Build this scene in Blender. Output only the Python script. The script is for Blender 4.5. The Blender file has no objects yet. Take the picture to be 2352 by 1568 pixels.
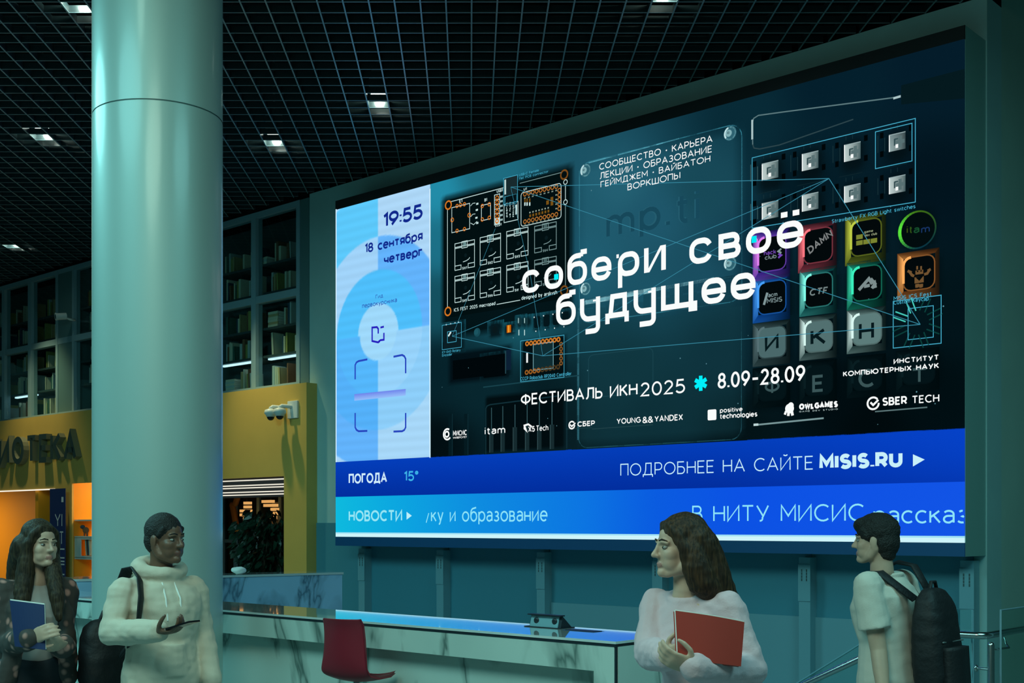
import bpy, math, random
import numpy as np
from mathutils import Vector, Matrix, noise

random.seed(7)
SC = bpy.context.scene
COL = SC.collection
H = 1.66                       # camera height
F = 2800.0                     # focal length in pixels of the 2352 px wide frame
CX, CY = 1080.0, 1206.0        # principal point (the photograph is a shifted, level view)

# ------------------------------------------------------------------ camera
cam_d = bpy.data.cameras.new('camera'); cam = bpy.data.objects.new('camera', cam_d); COL.objects.link(cam)
cam.location = (0, 0, H); cam.rotation_euler = (math.pi / 2, 0, 0)
cam_d.sensor_width = 36.0; cam_d.lens = F / 2352 * 36.0
cam_d.shift_x = (1176 - CX) / 2352; cam_d.shift_y = (CY - 784) / 2352
cam_d.clip_start = .05; cam_d.clip_end = 200
SC.camera = cam
SC.view_settings.view_transform = 'Standard'; SC.view_settings.look = 'None'
SC.view_settings.gamma = 1; SC.view_settings.use_curve_mapping = False
SC.view_settings.exposure = 0.0

# ------------------------------------------------------------------ world, added hall fills and column spot
wd = bpy.data.worlds.new('world'); SC.world = wd; wd.use_nodes = True
wd.node_tree.nodes['Background'].inputs[0].default_value = (.010, .040, .040, 1)
wd.node_tree.nodes['Background'].inputs[1].default_value = 1.0

def area(name, loc, target, size, energy, color, spread=math.pi):
    l = bpy.data.lights.new(name, 'AREA'); l.shape = 'DISK'; l.size = size; l.energy = energy; l.color = color; l.spread = spread
    o = bpy.data.objects.new(name, l); COL.objects.link(o); o.location = loc
    d = Vector(target) - Vector(loc); o.rotation_euler = d.to_track_quat('-Z', 'Y').to_euler(); return o
def spot(name, loc, target, energy, color, angle, blend=.6, r=.08):
    l = bpy.data.lights.new(name, 'SPOT'); l.energy = energy; l.color = color; l.spot_size = math.radians(angle); l.spot_blend = blend; l.shadow_soft_size = r
    o = bpy.data.objects.new(name, l); COL.objects.link(o); o.location = loc
    d = Vector(target) - Vector(loc); o.rotation_euler = d.to_track_quat('-Z', 'Y').to_euler(); return o
TEAL = (.34, .96, .98); PALE = (.72, 1.0, .80)
area('hall_light', (-4.6, 3.0, 5.5), (-4.6, 3.0001, 0), 3.6, 225, TEAL)  # unseen fills added to raise the overall teal level
area('hall_light', (3.6, 3.2, 5.5), (3.6, 3.2001, 0), 3.2, 150, TEAL)
area('hall_light', (-6.6, 8.2, 5.5), (-6.6, 8.2001, 0), 3.0, 270, TEAL)  # fill added out of view to brighten the bookcase
area('hall_light', (-1.2, 1.4, 5.2), (-.6, 2.6, 0), 2.6, 128, PALE)  # paler fill added to light the people from the front
spot('column_spot', (-2.5, 4.3, 5.6), (-1.9, 7.0, 4.3), 26, (.62, 1.0, .80), 40, .9, .3)
# ------------------------------------------------------------------ the wall frame: s along the screen wall, t the distance to it, z up
CN, SN = math.cos(math.radians(46.69)), math.sin(math.radians(46.69))
ANG = -math.radians(90 - 46.69)
RW = Matrix.Rotation(ANG, 3, 'Z')
def W(D, x, y):
    "point of the plane t = D that the photograph shows at pixel (x, y), as (s, z)"
    u = (x - CX) / F; Z = D / (CN * u + SN); X = u * Z
    return (X * SN - Z * CN, H + (CY - y) * Z / F)
def WS(D, x): return W(D, x, CY)[0]
def P(x, y, Z):
    return Vector(((x - CX) / F * Z, Z, H - (y - CY) / F * Z))
def lin(c):
    return tuple((v / 255 / 12.92 if v / 255 <= .04045 else ((v / 255 + .055) / 1.055) ** 2.4) for v in c)

# warm lamps inside the library and its niche, one over the ochre wall (placed in the wall's own frame)
def wall_pt(s, t, z): v = RW @ Vector((s, t, 0)); return (v.x, v.y, z)
def wl(x, t, z, e, c, size=.8):
    q = wall_pt(WS(9.365, x), t, z); return area('library_light', q, (q[0], q[1], 0), size, e, c)
wl(-60, 11.4, 2.62, 70, (1.0, .78, .40)); wl(-420, 11.4, 2.62, 80, (1.0, .78, .40)); wl(215, 10.05, 2.62, 15, (1.0, .82, .50), .3)
spot('ochre_wall_spot', wall_pt(WS(9.365, 588), 8.5, 5.6), wall_pt(WS(9.365, 610), 9.36, 2.6), 260, (1.0, .95, .52), 50, 1.0, .08)
spot('ochre_wall_spot', wall_pt(WS(9.365, 90), 8.5, 5.6), wall_pt(WS(9.365, 90), 9.36, 2.6), 190, (1.0, .95, .52), 66, 1.0, .08)

# ------------------------------------------------------------------ materials
def mat(name, col, rough=.5, metal=0.0, spec=.5, emit=None, estr=0.0, alpha=None, bump=0.0, bscale=40.0, var=0.0, vscale=6.0, trans=0.0, coat=0.0):
    m = bpy.data.materials.new(name); m.use_nodes = True
    nt = m.node_tree; b = nt.nodes['Principled BSDF']
    b.inputs['Base Color'].default_value = (*col, 1); b.inputs['Roughness'].default_value = rough
    b.inputs['Metallic'].default_value = metal; b.inputs['Specular IOR Level'].default_value = spec
    b.inputs['Coat Weight'].default_value = coat
    if trans: b.inputs['Transmission Weight'].default_value = trans
    if emit: b.inputs['Emission Color'].default_value = (*emit, 1); b.inputs['Emission Strength'].default_value = estr
    tc = nt.nodes.new('ShaderNodeTexCoord')
    if var:
        n = nt.nodes.new('ShaderNodeTexNoise'); n.inputs['Scale'].default_value = vscale; n.inputs['Detail'].default_value = 4
        r = nt.nodes.new('ShaderNodeValToRGB')
        r.color_ramp.elements[0].position = .3; r.color_ramp.elements[1].position = .7
        r.color_ramp.elements[0].color = (*[c * (1 - var) for c in col], 1); r.color_ramp.elements[1].color = (*[min(1, c * (1 + var)) for c in col], 1)
        nt.links.new(tc.outputs['Object'], n.inputs['Vector']); nt.links.new(n.outputs['Fac'], r.inputs[0]); nt.links.new(r.outputs[0], b.inputs['Base Color'])
    if bump:
        n = nt.nodes.new('ShaderNodeTexNoise'); n.inputs['Scale'].default_value = bscale; n.inputs['Detail'].default_value = 3
        p = nt.nodes.new('ShaderNodeBump'); p.inputs['Strength'].default_value = bump; p.inputs['Distance'].default_value = .01
        nt.links.new(tc.outputs['Object'], n.inputs['Vector']); nt.links.new(n.outputs['Fac'], p.inputs['Height']); nt.links.new(p.outputs[0], b.inputs['Normal'])
    return m
def hairmat(name, col, hi):
    m = mat(name, col, .62, spec=.3); nt = m.node_tree; b = nt.nodes['Principled BSDF']; tc = nt.nodes.new('ShaderNodeTexCoord'); mp = nt.nodes.new('ShaderNodeMapping'); mp.inputs['Scale'].default_value = (110, 110, 9)
    n = nt.nodes.new('ShaderNodeTexNoise'); n.inputs['Scale'].default_value = 1; n.inputs['Detail'].default_value = 3; r = nt.nodes.new('ShaderNodeValToRGB'); r.color_ramp.elements[0].color = (*col, 1); r.color_ramp.elements[1].color = (*hi, 1); r.color_ramp.elements[0].position = .4; r.color_ramp.elements[1].position = .7
    p = nt.nodes.new('ShaderNodeBump'); p.inputs['Strength'].default_value = .8; p.inputs['Distance'].default_value = .006
    for a, c in ((tc.outputs['Object'], mp.inputs[0]), (mp.outputs[0], n.inputs['Vector']), (n.outputs['Fac'], r.inputs[0]), (r.outputs[0], b.inputs['Base Color']), (n.outputs['Fac'], p.inputs['Height']), (p.outputs[0], b.inputs['Normal'])): nt.links.new(a, c)
    return m
def emis(name, col, s=1.0):
    m = bpy.data.materials.new(name); m.use_nodes = True; nt = m.node_tree; nt.nodes.clear()
    e = nt.nodes.new('ShaderNodeEmission'); o = nt.nodes.new('ShaderNodeOutputMaterial')
    e.inputs[0].default_value = (*col, 1); e.inputs[1].default_value = s; nt.links.new(e.outputs[0], o.inputs[0]); return m
def marble(name, base, vein, rough=.18, scale=1.0):
    m = mat(name, base, rough); nt = m.node_tree; b = nt.nodes['Principled BSDF']
    tc = nt.nodes.new('ShaderNodeTexCoord'); mp = nt.nodes.new('ShaderNodeMapping'); mp.inputs['Scale'].default_value = (scale, scale, scale * .45); mp.inputs['Rotation'].default_value = (.2, .55, .3)
    n1 = nt.nodes.new('ShaderNodeTexNoise'); n1.inputs['Scale'].default_value = 1.1; n1.inputs['Detail'].default_value = 5; n1.inputs['Distortion'].default_value = .7
    mr = nt.nodes.new('ShaderNodeMath'); mr.operation = 'SUBTRACT'; mr.inputs[1].default_value = .5
    ab = nt.nodes.new('ShaderNodeMath'); ab.operation = 'ABSOLUTE'
    r = nt.nodes.new('ShaderNodeValToRGB'); r.color_ramp.elements[0].position = 0; r.color_ramp.elements[1].position = .045
    r.color_ramp.elements[0].color = (*vein, 1); r.color_ramp.elements[1].color = (*base, 1)
    e = r.color_ramp.elements.new(.012); e.color = (*[(a * .55 + c * .45) for a, c in zip(base, vein)], 1)
    n2 = nt.nodes.new('ShaderNodeTexNoise'); n2.inputs['Scale'].default_value = .8; n2.inputs['Detail'].default_value = 3
    mx = nt.nodes.new('ShaderNodeMix'); mx.data_type = 'RGBA'; mx.blend_type = 'MULTIPLY'; mx.inputs[0].default_value = .5
    nt.links.new(tc.outputs['Object'], mp.inputs[0]); nt.links.new(mp.outputs[0], n1.inputs['Vector']); nt.links.new(mp.outputs[0], n2.inputs['Vector'])
    nt.links.new(n1.outputs['Fac'], mr.inputs[0]); nt.links.new(mr.outputs[0], ab.inputs[0]); nt.links.new(ab.outputs[0], r.inputs[0])
    r2 = nt.nodes.new('ShaderNodeValToRGB'); r2.color_ramp.elements[0].position = .35; r2.color_ramp.elements[0].color = (.72, .72, .72, 1); r2.color_ramp.elements[1].position = .6
    nt.links.new(n2.outputs['Fac'], r2.inputs[0]); nt.links.new(r.outputs[0], mx.inputs[6]); nt.links.new(r2.outputs[0], mx.inputs[7]); nt.links.new(mx.outputs[2], b.inputs['Base Color'])
    return m
def glassmat(name, tint=(.8, .95, .95), refl=.12, rough=.02):
    m = bpy.data.materials.new(name); m.use_nodes = True; nt = m.node_tree; nt.nodes.clear()
    o = nt.nodes.new('ShaderNodeOutputMaterial'); t = nt.nodes.new('ShaderNodeBsdfTransparent'); g = nt.nodes.new('ShaderNodeBsdfGlossy'); mx = nt.nodes.new('ShaderNodeMixShader')
    lw = nt.nodes.new('ShaderNodeLayerWeight'); fr = nt.nodes.new('ShaderNodeMath'); fr.operation = 'POWER'; fr.inputs[1].default_value = 5
    nt.links.new(lw.outputs['Facing'], fr.inputs[0])
    ad = nt.nodes.new('ShaderNodeMath'); ad.operation = 'MULTIPLY_ADD'; ad.inputs[1].default_value = .6; ad.inputs[2].default_value = refl; ad.use_clamp = True
    t.inputs[0].default_value = (*tint, 1); g.inputs['Roughness'].default_value = rough
    nt.links.new(fr.outputs[0], ad.inputs[0]); nt.links.new(ad.outputs[0], mx.inputs[0]); nt.links.new(t.outputs[0], mx.inputs[1]); nt.links.new(g.outputs[0], mx.inputs[2]); nt.links.new(mx.outputs[0], o.inputs[0]); return m

M = {}
M['wall'] = mat('painted_wall', (.36, .62, .62), .55, var=.05, vscale=2)
M['wallpanel'] = mat('wall_panel', (.07, .29, .38), .45)
M['rightwall'] = mat('side_wall_paint', (.42, .64, .56), .5, var=.05, vscale=1.5)
M['post'] = mat('post_metal', (.19, .41, .48), .45)
M['slot'] = mat('dark_slot', (.05, .10, .11), .6)
M['box'] = mat('screen_box_paint', (.26, .50, .46), .5)
M['bezel'] = mat('dark_bezel', (.012, .016, .018), .5)
M['skirt'] = mat('screen_skirt', (.012, .10, .26), .4)
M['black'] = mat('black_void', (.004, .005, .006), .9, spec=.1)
M['grid'] = mat('grid_blade', (.020, .036, .040), .4, spec=.4, coat=.3)
M['gridedge'] = mat('grid_blade_edge', (.15, .25, .28), .34, spec=.8)  # lighter copy: light caught by the blade undersides put into the colour
_b = M['grid'].node_tree.nodes['Principled BSDF']; _b.inputs['Coat IOR'].default_value = 1.7; _b.inputs['Coat Roughness'].default_value = .10
M['fix'] = mat('fixture_metal', (.25, .28, .28), .4, metal=.5)
M['lens'] = emis('lamp_lens', (.85, 1, .92), 6)
M['column'] = mat('column_cladding', (.42, .57, .53), .48, metal=.22, spec=.6, coat=.5)
M['column'].node_tree.nodes['Principled BSDF'].inputs['Coat Roughness'].default_value = .16
M['cover'] = mat('column_cover_strip', (.55, .68, .64), .3, metal=.15, spec=.6)
M['seam'] = mat('column_seam', (.10, .20, .19), .5)
M['yellow'] = mat('ochre_paint', (.74, .47, .11), .5, var=.04, vscale=2)
M['orange'] = mat('orange_paint', (.95, .37, .012), .6)
M['frame'] = mat('shelf_frame', (.24, .40, .46), .45)
M['shelfdark'] = mat('shelf_board', (.05, .09, .10), .6)
M['shelfback'] = mat('shelf_back', (.05, .12, .13), .7)
M['pier'] = mat('pier_panel', (.10, .21, .22), .5)
M['glass'] = glassmat('pane_glass', (.86, .94, .94), .06)
M['clear'] = glassmat('clear_glass', (.86, .97, .95), .04)
M['letter'] = mat('letter_face', (.035, .06, .06), .35)
M['letterside'] = mat('letter_return', (.20, .20, .13), .4)
M['white'] = mat('white_plastic', (.72, .78, .76), .4)
M['paper'] = mat('paper', (.82, .82, .76), .7)
M['lens_dark'] = mat('dark_dome', (.01, .01, .012), .08)
M['floor'] = mat('floor_stone', (.22, .30, .31), .25, var=.1, vscale=1)
M['marble'] = marble('marble', (.56, .68, .62), (.12, .19, .17), .28, 1.3)
M['marbletop'] = mat('polished_top', (.66, .74, .72), .07, spec=.9, coat=1.0)
M['marbleblue'] = marble('marble_return', (.42, .70, .92), (.12, .24, .34), .25, 1.6)
M['edge'] = mat('dark_edge', (.01, .02, .03), .4)
M['red'] = mat('red_shell', (.24, .010, .024), .42)
M['chrome'] = mat('brushed_steel', (.62, .68, .66), .22, metal=1.0)
M['leaf'] = mat('leaf', (.012, .05, .03), .35, var=.5, vscale=9)
M['trunk'] = mat('trunk', (.06, .045, .03), .8)
M['pot'] = mat('pot', (.10, .11, .11), .5)
M['soil'] = mat('soil', (.02, .015, .01), .9)
M['navy'] = mat('navy_banner', (.012, .03, .14), .5)
M['ivory'] = mat('ivory_print', (.7, .75, .8), .6)
M['ledstrip'] = emis('led_strip', (1, .95, .8), 1.0)
M['amber'] = emis('amber_lamp', (1.0, .50, .15), .75)
M['amberobj'] = mat('amber_plastic', (.85, .35, .06), .5)
M['louvre'] = mat('louvre', (.05, .045, .05), .5)
M['darkglass'] = mat('dark_glazing', (.008, .02, .024), .08, spec=.6)

# ------------------------------------------------------------------ mesh builder
class MB:
    def __init__(s): s.v = []; s.f = []; s.m = []; s.c = None
    def add(s, vs, fs, mi=0):
        k = len(s.v); s.v += [tuple(p) for p in vs]; s.f += [tuple(i + k for i in f) for f in fs]; s.m += [mi] * len(fs); return s
    def box(s, a, b, mi=0, mx=None):
        x0, y0, z0 = [min(p, q) for p, q in zip(a, b)]; x1, y1, z1 = [max(p, q) for p, q in zip(a, b)]
        vs = [Vector(p) for p in ((x0, y0, z0), (x1, y0, z0), (x1, y1, z0), (x0, y1, z0), (x0, y0, z1), (x1, y0, z1), (x1, y1, z1), (x0, y1, z1))]
        if mx: vs = [mx @ p for p in vs]
        return s.add(vs, [(0, 3, 2, 1), (4, 5, 6, 7), (0, 1, 5, 4), (1, 2, 6, 5), (2, 3, 7, 6), (3, 0, 4, 7)], mi)
    def loft(s, rings, mi=0, cap=True):
        n = len(rings[0]); vs = [p for r in rings for p in r]; fs = []
        for i in range(len(rings) - 1):
            for j in range(n):
                a = i * n + j; b = i * n + (j + 1) % n; fs.append((a, b, b + n, a + n))
        if cap: fs.append(tuple(range(n - 1, -1, -1))); fs.append(tuple((len(rings) - 1) * n + j for j in range(n)))
        return s.add(vs, fs, mi)
    def tube(s, pts, rad, seg=10, mi=0, round_ends=True, flat=None):
        pts = [Vector(p) for p in pts]
        if not isinstance(rad, (list, tuple)): rad = [rad] * len(pts)
        if round_ends:
            d0 = (pts[0] - pts[1]).normalized(); d1 = (pts[-1] - pts[-2]).normalized()
            pre = [(pts[0] + d0 * rad[0] * math.sin(a), rad[0] * max(.02, math.cos(a))) for a in (1.5, 1.1, .6)]
            post = [(pts[-1] + d1 * rad[-1] * math.sin(a), rad[-1] * max(.02, math.cos(a))) for a in (.6, 1.1, 1.5)]
            pts = [p for p, r in pre] + pts + [p for p, r in post]; rad = [r for p, r in pre] + list(rad) + [r for p, r in post]
        rings = []; nrm = None
        for i, p in enumerate(pts):
            t = (pts[min(i + 1, len(pts) - 1)] - pts[max(i - 1, 0)]).normalized()
            if nrm is None:
                ref = Vector(flat[0]) if flat else (Vector((0, 0, 1)) if abs(t.z) < .9 else Vector((1, 0, 0)))
                nrm = (ref - t * ref.dot(t)).normalized()
            else:
                nrm = (nrm - t * nrm.dot(t)).normalized()
            bi = t.cross(nrm); k = flat[1] if flat else 1.0
            rings.append([p + (nrm * math.cos(a) * k + bi * math.sin(a)) * rad[i] for a in [2 * math.pi * j / seg for j in range(seg)]])
        return s.loft(rings, mi)
    def ell(s, c, r, ax=None, seg=18, rings=12, mi=0):
        c = Vector(c); ax = ax or (Vector((1, 0, 0)), Vector((0, 1, 0)), Vector((0, 0, 1)))
        rr = []
        for i in range(rings + 1):
            ph = -math.pi / 2 + math.pi * min(max(i / rings, .004), .996)
            rr.append([c + ax[0] * (r[0] * math.cos(ph) * math.cos(a)) + ax[1] * (r[1] * math.cos(ph) * math.sin(a)) + ax[2] * (r[2] * math.sin(ph)) for a in [2 * math.pi * j / seg for j in range(seg)]])
        return s.loft(rr, mi)
    def lathe(s, prof, c=(0, 0, 0), seg=32, mi=0, cap=True):
        c = Vector(c)
        return s.loft([[c + Vector((r * math.cos(a), r * math.sin(a), z)) for a in [2 * math.pi * j / seg for j in range(seg)]] for r, z in prof], mi, cap)
    def prism(s, poly, axis, a, b, mi=0):
        "extrude a convex/planar 2-D outline along an axis (0, 1, 2)"
        def mk(p, h): q = list(p); q.insert(axis, h); return tuple(q)
        return s.loft([[mk(p, a) for p in poly], [mk(p, b) for p in poly]], mi)

ORG = {}; FRM = {}
def link_mesh(name, me, mats, parent, frame, origin, smooth):
    for m in (mats if isinstance(mats, (list, tuple)) else [mats]): me.materials.append(m)
    if smooth: me.polygons.foreach_set('use_smooth', [True] * len(me.polygons))
    o = bpy.data.objects.new(name, me); COL.objects.link(o)
    if parent is not None: o.parent = parent
    else:
        R = RW if frame == 'w' else Matrix.Identity(3)
        o.location = R @ Vector(origin); o.rotation_euler = (0, 0, ANG if frame == 'w' else 0)
        FRM[o.name] = frame
    ORG[o.name] = Vector(origin); return o
def obj(name, mb, mats, parent=None, frame='x', smooth=False, bevel=0, label=None, cat=None, group=None, kind=None, origin=None):
    if parent is not None: origin = ORG[parent.name]
    elif origin is None:
        a = np.array(mb.v); lo, hi = a.min(0), a.max(0); origin = ((lo[0] + hi[0]) / 2, (lo[1] + hi[1]) / 2, lo[2])
    ox, oy, oz = origin
    me = bpy.data.meshes.new(name)
    me.from_pydata([(x - ox, y - oy, z - oz) for x, y, z in mb.v], [], mb.f)
    me.polygons.foreach_set('material_index', mb.m)
    if mb.c:
        at = me.color_attributes.new('Col', 'FLOAT_COLOR', 'CORNER')
        at.data.foreach_set('color', [x for fc in mb.c for cc in fc for x in (*cc, 1.0)])
    me.update()
    o = link_mesh(name, me, mats, parent, frame, origin, smooth)
    if bevel:
        b = o.modifiers.new('bevel', 'BEVEL'); b.width = bevel; b.segments = 2; b.limit_method = 'ANGLE'; b.angle_limit = math.radians(40)
    tag(o, label, cat, group, kind); return o
def tag(o, label=None, cat=None, group=None, kind=None):
    if label: o['label'] = label
    if cat: o['category'] = cat
    if group: o['group'] = group
    if kind: o['kind'] = kind
    return o
def thing(name, label, cat, origin, frame='x', group=None, kind=None):
    o = bpy.data.objects.new(name, None); COL.objects.link(o); o.empty_display_size = .1
    R = RW if frame == 'w' else Matrix.Identity(3)
    o.location = R @ Vector(origin); o.rotation_euler = (0, 0, ANG if frame == 'w' else 0)
    ORG[o.name] = Vector(origin); FRM[o.name] = frame
    return tag(o, label, cat, group, kind)
def struct(name, mb, m, frame='x', **k): return obj(name, mb, m, None, frame, kind='structure', **k)
def dup(root, loc, label, group=None, scale=None):
    r = root.copy(); COL.objects.link(r); r.location = loc; r['label'] = label
    if group: r['group'] = group
    if scale: r.scale = scale
    for ch in list(root.children):
        c = ch.copy(); COL.objects.link(c); c.parent = r
        for g in ch.children:
            d = g.copy(); COL.objects.link(d); d.parent = c
    return r
# ================================================================== SETTING
TW, TB, TY = 9.53, 9.12, 9.365                   # distance of the wall, of the front of the screen box and of the ochre wall
ZC = H + 4.063                                   # ceiling grid, underside
S_END, S_EDGE = WS(TW, 2267), WS(TW, 711)        # the screen wall's ends
S_FAR = WS(TW, -700)
ZY = W(TY, 704, 878)[1]                          # top of the ochre wall
ZK = W(TW, 682, 462)[1]                          # top of the bookcase glazing

struct('floor', MB().box((-30, -8, -.1), (14, 26, 0)), M['floor'])
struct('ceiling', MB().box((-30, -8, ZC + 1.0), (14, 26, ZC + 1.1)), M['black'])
struct('wall_screen', MB().box((S_EDGE, TW, 0), (S_END, TW + .3, ZC)), M['wall'], 'w')
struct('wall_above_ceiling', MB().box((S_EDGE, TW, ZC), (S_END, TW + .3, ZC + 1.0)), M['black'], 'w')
struct('wall_library', MB().box((S_FAR, TW + .62, ZY - .1), (S_EDGE, TW + .8, ZC + 1.0)).box((S_FAR, TW - .02, ZK), (S_EDGE, TW + .62, ZC + 1.0)), M['black'], 'w')
struct('wall_side', MB().box((S_END - .02, TW + .3, 0), (S_END, TW + 8, ZC + 1)), M['rightwall'], 'w')

# open-cell ceiling: blades along the view axis and across it, cut where the wall stands
g = MB(); h, tb = .062, .0055
for i in range(-62, 30):
    x = -1.789 + .2 * i
    y1 = min((TW - .01 - CN * x) / SN, 22)
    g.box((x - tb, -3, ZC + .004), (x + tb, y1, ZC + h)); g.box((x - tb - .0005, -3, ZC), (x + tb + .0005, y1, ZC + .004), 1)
for j in range(-62, 62):
    y = 9.478 + .2 * j
    x1 = min((TW - .01 - SN * y) / CN, 4.2)
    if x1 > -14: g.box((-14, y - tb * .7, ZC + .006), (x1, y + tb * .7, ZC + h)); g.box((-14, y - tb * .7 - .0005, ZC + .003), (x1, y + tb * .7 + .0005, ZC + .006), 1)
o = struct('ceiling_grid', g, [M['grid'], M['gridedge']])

# round column with its cladding seams (a thing of its own)
cz = 7.1; cxx = (363.5 - CX) / F * cz; cr = 149.5 / F * cz * .972
col = thing('column', 'round pale metal-clad column standing in front of the marble counter', 'column', (cxx, cz, 0), kind='structure')
zs = H + 4.063 * 0 + 979 / F * (cz - cr)
obj('cladding', MB().lathe([(cr, 0), (cr, zs - .004)], (cxx, cz, 0), 96, cap=False).lathe([(cr, zs + .004), (cr, ZC + 1.0)], (cxx, cz, 0), 96, cap=False), M['column'], col, smooth=True)
sm = MB().lathe([(cr - .004, zs - .006), (cr - .004, zs + .006)], (cxx, cz, 0), 96, cap=False)
obj('seam', sm, M['seam'], col, smooth=True)
a0 = math.radians(-90 - 14 - 62)
ca, sa = math.cos(a0), math.sin(a0)
obj('vertical_joint', MB().tube([(cxx + ca * (cr - .002), cz + sa * (cr - .002), 0), (cxx + ca * (cr - .002), cz + sa * (cr - .002), ZC + .9)], .003, 6), M['seam'], col)
st = [(cxx + math.cos(a0 - u) * (cr + .003), cz + math.sin(a0 - u) * (cr + .003)) for u in [.02 + .05 * q for q in range(16)]]
si = [(cxx + math.cos(a0 - u) * (cr - .01), cz + math.sin(a0 - u) * (cr - .01)) for u in [.02 + .05 * q for q in range(16)]][::-1]
obj('cover_strip', MB().loft([[(x, y, z) for x, y in st + si] for z in (0, ZC + .9)]), M['cover'], col)

# recessed lamps above the grid
lamps = [(868, 228, 'recessed ceiling lamp above the pale info panel of the screen'), (628, 312, 'recessed ceiling lamp between the column and the screen, above the bookcase'),
         (92, 300, 'recessed ceiling lamp beside the column, its lower glow'), (40, 560, 'recessed ceiling lamp low over the library sign, deepest in the hall'),
         (150, -10, 'recessed ceiling lamp beside the column near the top edge'), (1520, -18, 'recessed ceiling lamp above the large poster')]
lamp0 = None
for x, y, lb in lamps:
    Z = 4.12 * F / (CY - y); X = (x - CX) / F * Z
    i = round((X + 1.789 - .1) / .2); j = round((Z - 9.478 - .1) / .2)
    X = -1.789 + .2 * i + .1; Z = 9.478 + .2 * j + .1
    if lamp0 is None:
        lamp0 = thing('ceiling_lamp', lb, 'ceiling lamp', (X, Z, ZC + .10), group='recessed lamps above the ceiling grid')
        obj('housing', MB().lathe([(.085, ZC + .10), (.09, ZC + .13), (.09, ZC + .30), (.05, ZC + .34), (.012, ZC + .36), (.012, ZC + 1.0)], (X, Z, 0), 24), M['fix'], lamp0, smooth=True)
        obj('lens', MB().lathe([(.07, ZC + .095), (.072, ZC + .11)], (X, Z, 0), 24), M['lens'], lamp0)
    else: dup(lamp0, (X, Z, ZC + .10), lb, 'recessed lamps above the ceiling grid')
    l = bpy.data.lights.new('lamp_light', 'POINT'); l.energy = 9; l.color = (.75, 1, .85); l.shadow_soft_size = .06
    lo = bpy.data.objects.new('lamp_light', l); COL.objects.link(lo); lo.location = (X, Z, ZC + .092)

# ------------------------------------------------------------------ screen wall below the box: panels and posts
zb0 = W(TB, 1500, 1275)[1]
pn = MB()
xs = [725, 852, 1033, 1265, 1530, 1868, 2240]
for a, b in zip(xs[:-1], xs[1:]):
    s0, s1 = WS(TW, a), WS(TW, b)
    pn.box((s0 + .01, TW - .012, .0), (s1 - .01, TW, zb0 + .3))
struct('wall_panel_lining', pn, M['wallpanel'], 'w')
ord_ = ['one beside the ochre library wall', 'one behind the stool end of the counter', 'one behind the power box on the counter', 'one behind the woman with the red folder', 'one between the woman and the man with the backpack', 'one at the glass railing, by the side wall']
post0 = None
for (x0, x1), lb in zip([(823, 838), (1003, 1018), (1234, 1250), (1502, 1519), (1838, 1858), (2210, 2232)], ord_):
    tp = 9.41
    s0, s1 = WS(tp, x0), WS(tp, x1); sm_ = (s0 + s1) / 2; w = .052
    loc = RW @ Vector((sm_, tp, 0))
    lb = 'slotted metal post under the screen, ' + lb
    if post0 is None:
        post0 = thing('metal_post', lb, 'post', (sm_, tp, 0), 'w', 'posts carrying the screen box')
        obj('upright', MB().box((sm_ - w, tp, 0), (sm_ + w, TW - .012, zb0)), M['post'], post0)
        pl = MB().box((sm_ - w - .004, tp - .008, 1.02), (sm_ + w + .004, tp, 1.33))
        pp = obj('slot_plate', pl, M['post'], post0)
        sl = MB()
        for c in (-.022, .022):
            sl = MB()
            for q in range(4): sl.box((sm_ + c - .005, tp - .010, 1.19 + q * .026), (sm_ + c + .005, tp - .007, 1.212 + q * .026))
            obj('vent_slot', sl, M['slot'], pp)
    else: dup(post0, loc, lb)

# ------------------------------------------------------------------ glazed bookcase above the ochre wall
def wz(y_at, x): return W(TW, x, y_at)[1]
ZM0, ZM1 = W(TW, 682, 679)[1], W(TW, 682, 662)[1]
fr = MB(); fd = .09
verts_x = [(683, 691), (579.6, 590), (474, 484), (372, 381), (268, 276), (168, 172), (130, 135), (66.5, 74), (6.5, 12.5), (-60, -52), (-125, -117)]
for a, b in verts_x: fr.box((WS(TW, a), TW - .02, ZY - .02), (WS(TW, b), TW + fd, ZK))
sL, sR = WS(TW, -125), WS(TW, 691)
fr.box((sL, TW - .018, ZK - .07), (sR, TW + fd, ZK)); fr.box((sL, TW - .016, ZM0), (sR, TW + fd, ZM1)); fr.box((sL, TW - .018, ZY - .03), (sR, TW + fd, ZY + .05))
win = struct('window_1', fr, M['frame'], 'w')
struct('trim_1', MB().box((WS(TW, 691), TW - .01, ZY - .05), (S_EDGE, TW + .4, ZC + .6)), M['pier'], 'w')
struct('trim_2', MB().box((WS(TW, 135), TW - .012, ZY - .02), (WS(TW, 168), TW + .4, ZK)), M['pier'], 'w')
struct('wall_shelf_back', MB().box((sL - .5, TW + .5, ZY - .1), (sR, TW + .55, ZK + .2)), M['shelfback'], 'w')
bays = [(590, 683, 'bay by the screen wall'), (484, 579.6, 'bay between column and end bay'), (172, 210, 'bay between column and bullet camera'), (74, 130, 'bay past the bullet camera'), (12.5, 66.5, 'second bay past the bullet camera'), (-52, 6.5, 'outermost bay')]
k2z = lambda k: H + k * (TW + .25) / CN
tiers = [(.1275, .1525, 'bottom'), (.1535, .1765, 'second'), (.1785, .203, 'third'), (.2105, .2345, 'fourth'), (.2365, .262, 'fifth')]
palette = {'cream': (.62, .60, .46), 'tan': (.46, .36, .18), 'pale grey': (.46, .54, .52), 'dark green': (.05, .14, .11), 'dark blue': (.03, .08, .13), 'brown': (.22, .11, .06), 'olive': (.34, .33, .10)}
for k, c in palette.items(): M['bk_' + k] = mat('cover_' + k.replace(' ', '_'), tuple(min(.8, v * 1.3) for v in c), .6)
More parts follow.
